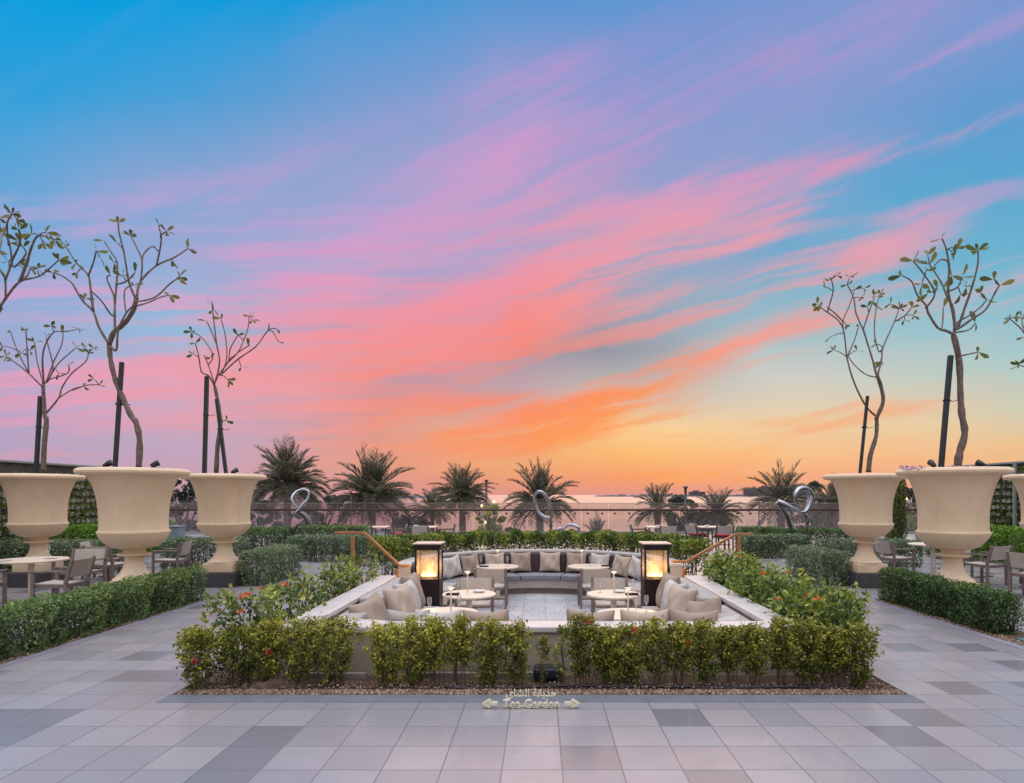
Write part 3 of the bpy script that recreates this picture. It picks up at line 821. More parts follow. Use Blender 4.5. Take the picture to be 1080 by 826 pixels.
# ------------------------------------------------------------------ furniture
def chair_parts(root, seat_cushion=False, frame='frame', sling='sling'):
    W, D = 0.60, 0.56                       # local: faces +Y
    fr, sl = M[frame], M[sling]
    for sx in (-1, 1):
        x = sx * (W / 2 - 0.022)
        MB().bar((x, D / 2 - 0.03, 0), (x, D / 2 - 0.03, 0.615), 0.042, 0.048, (0, 1, 0)).build('leg', fr, root, bevel=0.005)
        b = MB().bar((x, -D / 2 + 0.05, 0), (x, -D / 2 + 0.06, 0.46), 0.042, 0.05, (0, 1, 0))
        b.bar((x, -D / 2 + 0.06, 0.455), (x, -D / 2 - 0.03, 0.815), 0.042, 0.05, (0, 1, 0))
        b.build('leg', fr, root, bevel=0.005)
        MB().bar((x, D / 2 + 0.0, 0.630), (x, -D / 2 + 0.0, 0.630), 0.055, 0.028).build('armrest', fr, root, bevel=0.006)
    xi = W / 2 - 0.043
    f = MB()
    for sx in (-1, 1): f.bar((sx * (xi - 0.012), D / 2 - 0.055, 0.41), (sx * (xi - 0.012), -D / 2 + 0.08, 0.40), 0.024, 0.05)
    f.bar((-xi + 0.025, D / 2 - 0.03, 0.405), (xi - 0.025, D / 2 - 0.03, 0.405), 0.03, 0.05)
    f.bar((-xi + 0.025, -D / 2 + 0.06, 0.395), (xi - 0.025, -D / 2 + 0.06, 0.395), 0.03, 0.05)
    f.build('seat_frame', fr, root)
    MB().bar((-xi, 0.02, 0.16), (xi, 0.02, 0.16), 0.022, 0.03).build('stretcher', fr, root)
    s = MB(); n = 6
    vs_ = []
    for k in range(n + 1):
        y = D / 2 - 0.012 - (D - 0.10) * k / n; z = 0.438 - 0.016 * math.sin(math.pi * k / n) - 0.01 * k / n
        vs_ += [(-xi + 0.004, y, z), (xi - 0.004, y, z), (xi - 0.004, y, z - 0.03), (-xi + 0.004, y, z - 0.03)]
    fs = [(0, 1, 2, 3), tuple(n * 4 + q for q in (3, 2, 1, 0))]
    for k in range(n):
        for q in range(4): fs.append((k * 4 + q, k * 4 + (q + 1) % 4, k * 4 + 4 + (q + 1) % 4, k * 4 + 4 + q))
    s.add(vs_, fs); s.build('seat', sl, root)
    bk = MB(); vs_ = []
    for k in range(n + 1):
        x = -xi + 0.004 + (2 * xi - 0.008) * k / n; c = 0.03 * math.sin(math.pi * k / n)
        for yo, z in ((0, 0.53), (0, 0.80), (-0.024, 0.80), (-0.024, 0.53)):
            vs_.append((x, -D / 2 + 0.052 - (z - 0.455) * 0.25 - c + yo + 0.012, z))
    fs = [(0, 1, 2, 3), tuple(n * 4 + q for q in (3, 2, 1, 0))]
    for k in range(n):
        for q in range(4): fs.append((k * 4 + q, k * 4 + (q + 1) % 4, k * 4 + 4 + (q + 1) % 4, k * 4 + 4 + q))
    bk.add(vs_, fs); bk.build('backrest', sl, root)
    if seat_cushion:
        MB().box(-xi + 0.02, xi - 0.02, -D / 2 + 0.09, D / 2 - 0.03, 0.442, 0.50).build('seat_cushion', M['red'], root, bevel=0.02)


chair0 = thing('armchair', '', 'chair', group='beige sling armchairs'); chair_parts(chair0)
chair_used = [False]
def chair(x, y, z, rz, label, scale=None):
    """rz: heading in degrees, 0 faces away from the camera (+Y)"""
    if not chair_used[0]:
        chair_used[0] = True; chair0.location = (x, y, z); chair0.rotation_euler = (0, 0, R(rz)); chair0['label'] = label
        if scale: chair0.scale = scale
        return chair0
    return dup(chair0, (x, y, z), R(rz), label, scale)


redchair0 = thing('armchair', '', 'chair', group='armchairs with red seat cushions by the glass railing'); chair_parts(redchair0, True, 'frame_dark')
red_used = [False]
def redchair(x, y, rz, label):
    if not red_used[0]:
        red_used[0] = True; redchair0.location = (x, y, 0); redchair0.rotation_euler = (0, 0, R(rz)); redchair0['label'] = label
        return redchair0
    return dup(redchair0, (x, y, 0), R(rz), label)


def round_table(x, y, z, r, label, group, h=0.72):
    t = thing('round_table', label, 'table', (x, y, z), 0, group)
    MB().lathe([(r - 0.012, h - 0.034), (r, h - 0.022), (r, h - 0.008), (r - 0.008, h)], 64).build('tabletop', M['table'], t, smooth=False)
    MB().lathe([(0.05, 0.022), (0.045, h - 0.035)], 20).build('pedestal', M['lamp_white'], t, smooth=True)
    MB().lathe([(0.24, 0), (0.24, 0.012), (0.06, 0.022)], 36).build('base_plate', M['lamp_white'], t)
    return t


for x, y, r, lab in [
        (-1.24, 8.44, .42, 'near round table just beyond the front wall, on the side of the sparse shrubs'),
        (-1.12, 10.06, .42, 'round table second from the front beside the lantern on the sparse-shrub side'),
        (-0.93, 13.95, .46, 'far round table at the curved sofa on the sparse-shrub side'),
        (1.15, 8.37, .42, 'near round table just beyond the front wall, on the flowering side'),
        (1.15, 10.06, .42, 'round table second from the front beside the lantern on the flowering side'),
        (1.05, 13.95, .46, 'far round table at the curved sofa on the flowering side')]:
    round_table(x, y, PZ, r, lab, 'round tables in the sunken lounge')
chair(-0.99, 12.95, PZ, 0, 'beige armchair with its back to us at the far table on the sparse-shrub side', (1.08, 1, 1))
chair(-1.12, 10.95, PZ, 183, 'beige armchair facing us behind the second table on the sparse-shrub side', (1.08, 1, 1))
chair(1.10, 12.95, PZ, 2, 'beige armchair with its back to us at the far table on the flowering side', (1.08, 1, 1))
chair(1.20, 10.95, PZ, 178, 'beige armchair facing us behind the second table on the flowering side', (1.08, 1, 1))

TZ = PZ + 0.72
def table_lamp(x, y, label):
    t = thing('table_lamp', label, 'lamp', (x, y, TZ), 0, 'slim cordless lamps on the lounge tables')
    MB().lathe([(0.05, 0), (0.05, 0.008), (0.014, 0.014)], 28).build('base', M['lamp_white'], t, smooth=False)
    MB().lathe([(0.010, 0.013), (0.010, 0.335)], 14).build('stem', M['table'], t, smooth=True)
    c = MB().lathe([(0.035, 0.335), (0.050, 0.340), (0.048, 0.350), (0.02, 0.358)], 28).build('lamp_cap', M['lamp_white'], t)
    MB().lathe([(0.030, 0.328), (0.030, 0.3335)], 24).build('light_ring', M['led'], c)
    l = bpy.data.lights.new('table_lamp_light', 'POINT'); l.energy = 2.0; l.color = (1.0, 0.72, 0.42); l.shadow_soft_size = 0.0
    lo = bpy.data.objects.new('table_lamp_light', l); COL.objects.link(lo); lo.parent = t; lo.location = (0, 0, 0.29)
table_lamp(-1.16, 8.30, 'lit slim lamp on the near table of the sparse-shrub side')
table_lamp(-1.14, 10.02, 'lit slim lamp on the second table of the sparse-shrub side')
table_lamp(-0.93, 13.95, 'lit slim lamp on the far table of the sparse-shrub side')
table_lamp(1.13, 8.25, 'lit slim lamp on the near table of the flowering side')
table_lamp(1.15, 10.02, 'lit slim lamp on the second table of the flowering side')
table_lamp(0.90, 13.95, 'lit slim lamp on the far table of the flowering side')

FL = MB().lathe([(0.034, 0), (0.034, 0.003), (0.005, 0.007), (0.0045, 0.085), (0.012, 0.10), (0.028, 0.14), (0.030, 0.19), (0.026, 0.225)], 20, cap1=False)
fl_me = None
for i, (x, y, lab) in enumerate([
        (-1.44, 8.30, 'champagne flute on the near table of the sparse-shrub side, before the lantern'),
        (-1.07, 8.42, 'champagne flute beside the lamp on the near table of the sparse-shrub side'),
        (-1.30, 10.12, 'champagne flute on the second table of the sparse-shrub side'),
        (-1.30, 13.95, 'champagne flute at the rim of the far table on the sparse-shrub side'),
        (-0.72, 13.90, 'champagne flute standing nearer the middle on the far table of the sparse-shrub side'),
        (1.24, 8.28, 'champagne flute beside the lamp on the near table of the flowering side'),
        (1.40, 8.46, 'champagne flute at the rim of the near table on the flowering side'),
        (0.95, 10.15, 'champagne flute beside the lamp on the second table of the flowering side'),
        (1.46, 10.10, 'champagne flute at the outer rim of the second table of the flowering side'),
        (1.09, 13.92, 'champagne flute next to the lamp on the far table of the flowering side'),
        (1.20, 13.98, 'champagne flute second from the lamp on the far table of the flowering side')]):
    o = FL.build('champagne_flute', M['flute'], smooth=True); o.location = (x, y, TZ)
    tag(o, lab, 'glass', 'champagne flutes on the tables')
for x, y, m_, lab in [
        (-0.98, 10.20, 'ceramic', 'small white dish beside the lamp on the second table of the sparse-shrub side'),
        (1.26, 10.18, 'ceramic', 'small white dish beside the lamp on the second table of the flowering side'),
        (-1.22, 13.80, 'black', 'small black tray at the rim of the far table on the sparse-shrub side'),
        (1.42, 13.90, 'black', 'small black tray at the rim of the far table on the flowering side'),
        (-1.36, 9.92, 'black', 'small black tray at the rim of the second table on the sparse-shrub side'),
        (1.42, 9.92, 'black', 'small black tray at the rim of the second table on the flowering side')]:
    if m_ == 'ceramic':
        o = MB().lathe([(0.04, 0), (0.075, 0.006), (0.105, 0.030), (0.10, 0.032), (0.07, 0.012), (0.0, 0.008)], 28, cap1=False).build('small_dish', M[m_], smooth=True)
        o.location = (x, y, TZ); tag(o, lab, 'dish')
    else:
        o = MB().box(-.10, .10, -.07, .07, 0, .006).box(-.10, .10, -.07, -.062, .006, .022).box(-.10, .10, .062, .07, .006, .022).box(-.10, -.092, -.062, .062, .006, .022).box(.092, .10, -.062, .062, .006, .022).build('small_tray', M[m_])
        o.location = (x, y, TZ); tag(o, lab, 'tray')


def lantern(x, y, label):
    t = thing('fire_lantern', label, 'lantern', (x, y, PZ), 0, 'tall fire lanterns')
    w = 0.21
    MB().box(-w, w, -w, w, 0.03, 0.80).box(-w + .03, w - .03, -w + .03, w - .03, 0, 0.03).build('cabinet', M['bronze'], t, bevel=0.006)
    MB().box(-w - .004, w + .004, -w - .004, w + .004, 0.801, 0.832).build('sill_frame', M['bronze'], t, bevel=0.004)
    for sx in (-1, 1):
        for sy in (-1, 1):
            MB().box(*sorted((sx * (w - .032), sx * w)), *sorted((sy * (w - .032), sy * w)), 0.832, 1.36).build('corner_post', M['bronze'], t, bevel=0.004)
    h = MB()
    for sx in (-1, 1):
        h.box(*sorted((sx * (w - .032), sx * w)), -w + .032, w - .032, 1.325, 1.36)
        h.box(-w + .032, w - .032, *sorted((sx * (w - .032), sx * w)), 1.325, 1.36)
    h.build('head_frame', M['bronze'], t)
    for sx in (-1, 1):
        MB().box(*sorted((sx * (w - .020), sx * (w - .012))), -w + .033, w - .033, 0.833, 1.324).build('glass_pane', M['pane'], t)
        MB().box(-w + .033, w - .033, *sorted((sx * (w - .020), sx * (w - .012))), 0.833, 1.324).build('glass_pane', M['pane'], t)
    MB().box(-w - .012, w + .012, -w - .012, w + .012, 1.361, 1.385).box(-w - .032, w + .032, -w - .032, w + .032, 1.386, 1.425).build('roof', M['bronze'], t, bevel=0.006)
    MB().box(-w - .036, w + .036, -w - .036, w + .036, 1.426, 1.448).build('roof_plate', M['copper'], t, bevel=0.006)
    b = MB().box(-.15, .15, -.10, .10, 0.834, 0.862).build('burner', M['black'], t, bevel=0.004)
    rk = random.Random(int(x * 10) + 5)
    fl = MB(); co = MB()
    for k in range(15):
        fx = -0.12 + 0.24 * (k + 0.5) / 15 + rk.uniform(-.01, .01); fy = rk.uniform(-.05, .05)
        hh = (0.08 + 0.15 * math.exp(-(fx / 0.08) ** 2)) * rk.uniform(.65, 1.15)
        pts = [(fx + rk.uniform(-.012, .012) * q, fy, 0.855 + hh * q) for q in (0, .15, .35, .6, .82, 1)]
        fl.tube(pts, [0.018, 0.034, 0.038, 0.030, 0.018, 0.002], 12)
        co.tube([(p[0], p[1] - .012, 0.855 + (p[2] - .855) * .62) for p in pts], [0.008, 0.015, 0.015, 0.010, 0.005, 0.001], 12)
    fl.build('flame', M['flame'], t, smooth=True); co.build('flame_core', M['flame_core'], t, smooth=True)
    l = bpy.data.lights.new('fire_light', 'POINT'); l.energy = 32; l.color = (1.0, 0.52, 0.20); l.shadow_soft_size = 0.0
    lo = bpy.data.objects.new('fire_light', l); COL.objects.link(lo); lo.parent = t; lo.location = (0, 0, 1.02)
lantern(-1.93, 11.10, 'tall dark bronze fire lantern by the stairs on the sparse-shrub side')
lantern(1.98, 11.10, 'tall dark bronze fire lantern by the stairs on the flowering side')

# wooden handrails beside the stairs
for s, lab, pts in ((-1, 'honey-coloured wooden handrail sloping down beside the sparse shrubs', [(353, 562), (384, 562), (422, 597), (432, 597)]),
                    (1, 'honey-coloured wooden handrail sloping down beside the flowering shrubs', [(794, 563.5), (776, 563.5), (724, 592.5), (708, 592.5)])):
    t = thing('stair_handrail', lab, 'handrail'); Y = 11.3
    q = [P(px, py, Y) for px, py in pts]
    r = MB()
    for i in range(3): r.bar(q[i], q[i + 1], 0.06, 0.045, (0, 0, 1))
    r.build('rail', M['teak'], t, bevel=0.006)
    a = P(372 if s < 0 else 779.5, 566, Y); b = P(418 if s < 0 else 721.5, 600, Y)
    MB().bar((a.x, Y, 0.0), (a.x, Y, a.z), 0.06, 0.06, (0, 1, 0)).build('post', M['teak'], t, bevel=0.005)
    MB().bar((b.x, Y, PZ if abs(b.x) < 2.68 else -0.30), (b.x, Y, b.z), 0.06, 0.06, (0, 1, 0)).build('post', M['teak'], t, bevel=0.005)


# ------------------------------------------------------------------ urns
URN = [(0.30, 0.0), (0.305, 0.02), (0.285, 0.045), (0.245, 0.075), (0.205, 0.12), (0.168, 0.18), (0.146, 0.25), (0.136, 0.32), (0.140, 0.375),
       (0.165, 0.390), (0.228, 0.396), (0.242, 0.412), (0.234, 0.428), (0.175, 0.438), (0.152, 0.465), (0.168, 0.496), (0.26, 0.515), (0.36, 0.556),
       (0.43, 0.635), (0.475, 0.695), (0.497, 0.745), (0.507, 0.765), (0.503, 0.785), (0.482, 0.797), (0.474, 0.83), (0.474, 0.98), (0.480, 1.12),
       (0.497, 1.26), (0.525, 1.39), (0.562, 1.51), (0.600, 1.60), (0.628, 1.648), (0.70, 1.655), (0.755, 1.665), (0.782, 1.690), (0.787, 1.720),
       (0.768, 1.750), (0.735, 1.765), (0.66, 1.768), (0.63, 1.755), (0.62, 1.70)]
def urn_parts(t):
    MB().box(-.36, .36, -.36, .36, 0, .285).build('plinth', M['basalt'], t, bevel=0.008)
    MB().box(-.295, .295, -.295, .295, .287, .465).build('pedestal', M['cream'], t, bevel=0.012)
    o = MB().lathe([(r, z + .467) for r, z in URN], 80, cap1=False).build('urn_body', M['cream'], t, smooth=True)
    o.data.set_sharp_from_angle(angle=R(28))
    MB().lathe([(0.0, 0), (0.619, 0)], 48, cap0=False, cap1=False).build('soil', M['soil'], t, loc=(0, 0, 2.17))
UPOS = [(-6.44, 10.15, 'large cream stone urn nearest on the left, holding the tall forked tree'),
        (-6.37, 12.9, 'large cream stone urn closest to the left handrail, black plinth showing, two stakes'),
        (-10.12, 12.9, 'large cream stone urn cut by the left edge, behind the round dining table'),
        (6.44, 10.0, 'large cream stone urn nearest on the right, widest of the right three'),
        (6.50, 12.8, 'large cream stone urn closest to the right handrail, black plinth showing'),
        (10.2, 12.8, 'large cream stone urn cut by the right edge, before the dark green wall'),
        (-10.12, 10.15, 'large cream stone urn out past the left edge whose tree leans in at the side')]
u0 = thing('stone_urn', UPOS[0][2], 'urn', (*UPOS[0][:2], 0), 0, 'tree urns'); urn_parts(u0)
for x, y, lab in UPOS[1:]: dup(u0, (x, y, 0), R(90), lab)

ZL = lambda pts: [(x / 3.303, y / 3.303 + 200) for x, y in pts]
ZR = lambda pts: [(x / 3.303 + 780, y / 3.303 + 230) for x, y in pts]


def px_tree(label, Y, base, trunk, branches, tips, zf, seed, r_trunk=0.053, leaves=5, lsize=0.145, tw=None):
    r_trunk *= 0.88
    """bare-limbed frangipani; limbs follow photo sight lines but spread in depth round the trunk"""
    rg = random.Random(seed)
    t = thing('frangipani_tree', label, 'tree', base, 0, 'frangipani trees in the urns')
    b0 = Vector(base)
    nodes = []                                  # (px, py, depth)
    mb = MB()

    def near(p):
        return min(nodes, key=lambda n: (n[0] - p[0]) ** 2 + (n[1] - p[1]) ** 2)

    def limb(pts, r0, r1, spread):
        pts = list(pts); n = len(pts); tgt = Y + rg.uniform(-spread, spread)
        if nodes:
            nb = near(pts[0]); d0 = nb[2]
            if math.hypot(nb[0] - pts[0][0], nb[1] - pts[0][1]) < 14 and (nb[0], nb[1]) != tuple(pts[0]): pts = [(nb[0], nb[1])] + pts; n += 1
        else: d0 = Y
        w = []
        for i, (x, y) in enumerate(pts):
            d = d0 + (tgt - d0) * (i / max(1, n - 1)); nodes.append((x, y, d)); w.append(P(x, y, d) - b0)
        sm = smooth_pts(w, 4); m_ = len(sm)
        rad = [(r0 + (r1 - r0) * (i / (m_ - 1)) ** 0.8) * (1 + 0.09 * math.sin(i * 1.9 + seed) + rg.uniform(-.07, .09)) for i in range(m_)]
        mb.tube(sm, rad, 8)
        return w[-1], (w[-1] - w[-2]).normalized()
    limb(trunk, r_trunk, r_trunk * 0.72, 0.0)
    cs_, ds_, ss_ = [], [], []

    def rosette(p, d, n):
        for k in range(n):
            a = 2 * math.pi * (k + rg.random() * .6) / n
            s1 = d.orthogonal().normalized(); s2 = d.cross(s1)
            dv = (s1 * math.cos(a) + s2 * math.sin(a)) * rg.uniform(.6, 1.0) + d * rg.uniform(.1, .9) + Vector((0, 0, rg.uniform(-.25, .1)))
            dv.normalize(); L = lsize * rg.uniform(.65, 1.15)
            cs_.append(p + dv * L * .55); ds_.append(dv); ss_.append(L)
    for br in branches:
        pts, lf = br[:2]
        rr = br[2] if len(br) > 2 else r_trunk * (0.44 if len(pts) >= 5 else 0.30)
        e, d = limb(zf(pts), rr, 0.010 if len(br) < 3 else br[2] * .85, 0.55)
        if lf: rosette(e, d, lf)
    for q in tips:
        (x, y) = zf([q])[0]; nb = near((x, y)); p = P(x, y, nb[2]) - b0; o = P(nb[0], nb[1], nb[2]) - b0
        if (p - o).length > 0.03: mb.tube([o, (o + p) / 2 + Vector((0, 0, .02)), p], [.011, .009, .007], 5)
        d = (p - o); d = d.normalized() if d.length > 0.02 else Vector((0, 0, 1))
        rosette(p, d, rg.choice((2, 3, 3, 4)))
    mb.build('trunk', M['bark'], t, smooth=True)
    leaf_mesh('foliage', np.array(cs_), np.array(ds_), np.array(ss_), 0.44, M['leaf_plum'], t, oval=True)
    return t


def stake(a, b, Y, label, w=0.055, dy=0.0):
    p = P(*a, Y); q = P(*b, Y + dy); p.z = 2.165
    t = thing('support_stake', label, 'stake', p, 0, 'stakes propping the urn trees')
    MB().bar((0, 0, 0), q - p, w, w, (0, 1, 0)).build('post', M['stake'], t, bevel=0.004)
    tie = MB(); c = (q - p) * 0.62
    tie.tube([c + Vector((math.cos(u) * .05, math.sin(u) * .05, 0.012 * math.sin(2 * u))) for u in np.linspace(0, 6.28, 14)], 0.008, 6)
    tie.tube([c, c + Vector((0.10, 0.02, -.02)), c + Vector((0.18, 0, 0.0))], 0.006, 5)
    tie.build('tie', M['hose'], t, smooth=True)


px_tree('tall frangipani tree forking into a wide bare crown, in the urn nearest on the left', 10.15, (-6.39, 10.15, 2.17),
        [(146.3, 495), (147.3, 465), (143.5, 446), (138, 438)] + ZL([(425, 720), (398, 650), (385, 590), (380, 540)]),
        [([(380, 540), (345, 480), (325, 425), (290, 390), (262, 345), (250, 325), (215, 300), (185, 290)], 4),
         ([(325, 425), (315, 340), (308, 300), (285, 275), (262, 250), (228, 195)], 5),
         ([(308, 300), (325, 255), (335, 215)], 3),
         ([(380, 540), (398, 495), (430, 470), (462, 425), (476, 375)], 0, .038), ([(476, 375), (490, 320), (545, 265), (610, 235), (655, 205)], 5),
         ([(545, 265), (556, 215), (562, 170), (555, 135)], 2),
         ([(560, 160), (580, 145)], 4),
         ([(490, 320), (495, 250), (475, 200), (455, 160)], 6),
         ([(495, 255), (500, 225), (530, 198), (552, 215)], 0),
         ([(400, 490), (400, 400), (406, 330), (408, 255), (385, 215), (362, 178)], 1),
         ([(470, 375), (450, 325), (440, 270), (430, 210), (415, 150), (412, 115)], 6),
         ([(476, 390), (540, 375), (590, 330), (625, 305)], 4),
         ([(620, 310), (650, 330)], 0),
         ([(470, 405), (512, 395), (558, 375), (590, 368)], 3),
         ([(392, 440), (355, 390), (320, 355)], 0),
         ([(395, 365), (372, 310), (385, 298)], 1), ([(406, 330), (440, 320), (470, 290)], 2),
         ([(380, 540), (405, 560), (412, 490), (440, 430), (470, 400)], 0),
         ([(435, 400), (435, 350), (465, 330)], 3)],
        [(265, 255), (270, 290), (345, 230), (295, 378), (600, 245), (398, 255), (425, 300), (410, 190)], ZL, 3)
px_tree('short twiggy frangipani tree between two stakes, in the left urn closest to the handrail', 12.9, (-6.53, 12.9, 2.17),
        [(228, 499), (229.5, 471), (232.5, 446)] + ZL([(760, 745), (748, 685)]),
        [([(748, 685), (728, 650), (702, 635), (693, 585), (680, 535)], 3),
         ([(745, 670), (725, 610), (712, 580)], 2),
         ([(750, 670), (765, 600), (755, 540), (745, 460), (738, 392)], 2),
         ([(755, 540), (735, 490), (720, 458)], 1),
         ([(765, 640), (795, 600), (802, 555), (828, 508)], 3),
         ([(770, 645), (790, 585), (785, 510), (770, 450)], 3),
         ([(790, 605), (830, 565), (862, 490), (868, 440)], 5),
         ([(775, 640), (830, 590), (890, 548), (935, 490), (962, 484)], 2),
         ([(935, 490), (938, 468)], 0), ([(950, 495), (970, 530)], 1),
         ([(740, 590), (735, 560), (702, 515), (668, 495)], 4),
         ([(802, 590), (840, 560), (865, 545)], 3)],
        [(845, 525), (840, 620), (795, 665), (735, 585), (672, 575), (745, 420), (880, 455), (790, 805)], ZL, 5, 0.05)
px_tree('short round-headed frangipani tree in the urn at the left edge, behind the dining table', 12.9, (-10.0, 12.9, 2.17),
        [(45.6, 499), (46.6, 471), (49, 444)] + ZL([(155, 780), (150, 680)]),
        [([(150, 685), (138, 678), (100, 640), (65, 612), (42, 595)], 2),
         ([(100, 640), (60, 560), (35, 490)], 1),
         ([(100, 640), (95, 560), (90, 490)], 4),
         ([(150, 675), (130, 600), (120, 530)], 3),
         ([(152, 672), (148, 590), (160, 535), (188, 497), (215, 495)], 2),
         ([(160, 670), (187, 600), (215, 540), (220, 495)], 2),
         ([(165, 668), (200, 610), (245, 568), (265, 550)], 3),
         ([(168, 665), (185, 620), (172, 560), (160, 515)], 2),
         ([(175, 660), (235, 640), (240, 610)], 2),
         ([(162, 778), (205, 725), (216, 690), (250, 640), (298, 600), (308, 570)], 6),
         ([(208, 724), (255, 695), (292, 685)], 4), ([(255, 698), (300, 682), (345, 680)], 3),
         ([(215, 495), (245, 492), (275, 485)], 3)],
        [(178, 475), (75, 570), (105, 560), (205, 640), (325, 660), (295, 550), (325, 555), (10, 545), (20, 580)], ZL, 8, 0.058)
px_tree('leafy frangipani tree leaning in from the left edge of the photo', 10.15, (-10.05, 10.15, 2.17),
        [(-98, 496), (-92, 455), (-80, 420), (-62, 385), (-40, 352), (-12, 338), (0, 323.5)],
        [([(0, 408), (28, 368), (70, 320), (140, 300), (205, 245)], 6),
         ([(70, 320), (95, 250), (110, 200), (135, 160), (190, 175)], 7),
         ([(20, 375), (18, 315), (0, 280), (-20, 240)], 5),
         ([(18, 315), (40, 250), (30, 180), (10, 150)], 6),
         ([(40, 250), (70, 185), (65, 140)], 6), ([(30, 190), (25, 120), (40, 85)], 6),
         ([(-20, 240), (5, 180), (-5, 100)], 6), ([(95, 300), (110, 270), (130, 275)], 5),
         ([(50, 270), (90, 225), (80, 200)], 5)],
        [(150, 185), (160, 150), (110, 155), (60, 105), (20, 135), (70, 265), (30, 250), (20, 300), (65, 180), (0, 210), (105, 270)], ZL, 13, 0.065)
px_tree('frangipani tree with two upright arms, in the right urn closest to the handrail', 12.8, (6.53, 12.8, 2.17),
        [(916, 498), (918, 480), (924, 460), (924.7, 440.4)],
        [([(478, 693), (440, 655), (400, 575), (375, 490), (364, 400), (345, 358), (308, 330), (282, 312)], 4),
         ([(478, 695), (500, 640), (492, 585), (480, 552)], 0, .040),
         ([(480, 555), (440, 545), (400, 512), (378, 480)], 2),
         ([(478, 552), (465, 500), (450, 450), (430, 390), (405, 330), (398, 280), (375, 232)], 5),
         ([(480, 552), (495, 490), (500, 450), (540, 360), (556, 315)], 7),
         ([(540, 360), (575, 340), (600, 310)], 6),
         ([(485, 465), (470, 400), (475, 320), (490, 262)], 5),
         ([(430, 390), (450, 330), (470, 275)], 3),
         ([(364, 400), (360, 360), (385, 300), (400, 250)], 3),
         ([(308, 320), (326, 255), (320, 215)], 6),
         ([(375, 485), (402, 420), (415, 375)], 1), ([(360, 360), (330, 330), (305, 310)], 0),
         ([(465, 500), (455, 465), (430, 380)], 0)],
        [(330, 460), (315, 415), (410, 460), (445, 310), (482, 312), (370, 372), (340, 200), (295, 240), (385, 205), (270, 300), (435, 245), (525, 300), (575, 355), (605, 340), (475, 440), (420, 278), (490, 500)], ZR, 21, 0.058, lsize=0.145)
px_tree('frangipani tree with broad separate leaves, in the urn nearest on the right', 10.0, (6.52, 10.0, 2.17),
        [(1010, 492), (1012, 478), (1017.5, 457), (1014.5, 438), (1013, 417.7), (1011.6, 381), (1005.5, 352.6)],
        [([(745, 405), (720, 393), (690, 382), (657, 330), (650, 305), (620, 270), (600, 222), (566, 200)], 2),
         ([(652, 310), (680, 262), (645, 200), (605, 150)], 4),
         ([(748, 390), (745, 320), (722, 270), (700, 220), (662, 162)], 3),
         ([(752, 380), (740, 320), (727, 250), (730, 170), (720, 110), (705, 70)], 2),
         ([(765, 370), (785, 312), (810, 240), (830, 160), (830, 112)], 5),
         ([(762, 385), (812, 350), (858, 318), (890, 260), (905, 235)], 3),
         ([(760, 362), (800, 340), (842, 308), (860, 285)], 3),
         ([(705, 382), (710, 312)], 1), ([(745, 400), (798, 390), (822, 365)], 2),
         ([(770, 482), (800, 474), (832, 467)], 3), ([(765, 480), (757, 420)], 0),
         ([(727, 255), (760, 240), (775, 205)], 4), ([(725, 150), (700, 145), (680, 165)], 0)],
        [(755, 105), (740, 118), (738, 200), (650, 185), (690, 245), (655, 130), (790, 240), (770, 265), (840, 260), (885, 215), (660, 260), (635, 230)], ZR, 34, 0.066, lsize=0.175)
px_tree('frangipani tree only whose leafy twigs reach in at the right edge of the photo', 12.8, (10.2, 12.8, 2.17),
        [(1108, 498), (1106, 470), (1112, 440), (1108, 405), (1100, 385)],
        [([(1060, 500), (1030, 430), (1000, 410), (975, 380), (942, 352)], 6), ([(1000, 410), (985, 370), (985, 345)], 5),
         ([(1060, 510), (1010, 520), (972, 512)], 6), ([(1060, 480), (1080, 380), (1060, 300)], 5)],
        [(960, 345), (990, 415), (970, 510)], ZR, 40, 0.06)
stake((121, 493), (128.5, 382), 10.15, 'dark stake beside the tall forked tree in the nearest left urn')
stake((37.8, 498), (42.6, 418), 12.9, 'dark stake against the trunk of the tree in the urn at the left edge', 0.065)
stake((215.5, 499), (218.2, 397), 12.9, 'upright dark stake beside the twiggy tree in the left urn closest to the handrail', 0.07)
stake((239, 499), (228.6, 421), 12.85, 'dark stake leaning across the twiggy tree in the left urn closest to the handrail', 0.06)
stake((906.5, 498), (915, 417.7), 12.8, 'thin dark stake beside the two-armed tree in the right urn closest to the handrail', 0.05)
stake((992, 490), (1002.6, 375), 10.0, 'leaning dark stake in the nearest right urn', 0.065)
for i, (px, Y, lab) in enumerate([(113, 9.75, 'small black spotlight in the nearest left urn, foot of the stake'), (163, 9.75, 'small black spotlight in the nearest left urn, right of the trunk'),
                   (247, 12.6, 'small black spotlight in the left urn closest to the handrail'), (983.5, 9.65, 'small black spotlight in the nearest right urn, beside the stake'),
                   (1035, 9.65, 'small black spotlight in the nearest right urn, right of the trunk')]):
    t = thing('spotlight', lab, 'spotlight', ((px - CX) / FPX * Y, Y, 2.165), R(30 * i), 'small spotlights in the urns')
    MB().tube([(0, 0, 0), (0, 0, .09)], 0.012, 8).build('stem', M['black'], t)
    MB().tube([(-.05, 0, .09), (.03, 0, .135), (.06, 0, .15)], [0.03, 0.045, 0.047], 12).build('lamp_head', M['black'], t, smooth=True)
for px, n in ((960, 16), (1012, 26)):
    c = np.array([[(px + RNG.uniform(-12, 12) - CX) / FPX * 9.5, 9.5 + RNG.uniform(-.08, .08), 2.19 + RNG.uniform(0, .06)] for _ in range(n * 5)])
    o = leaf_mesh('pansy_flowers', c, RNG.normal(size=c.shape) + np.array([0, -.5, .8]), 0.035, 0.9, M['pansy'])
    tag(o, 'pale pink flowers along the rim of the nearest right urn, ' + ('at its inner side' if px < 1000 else 'in front of the trunk'), 'flowers')


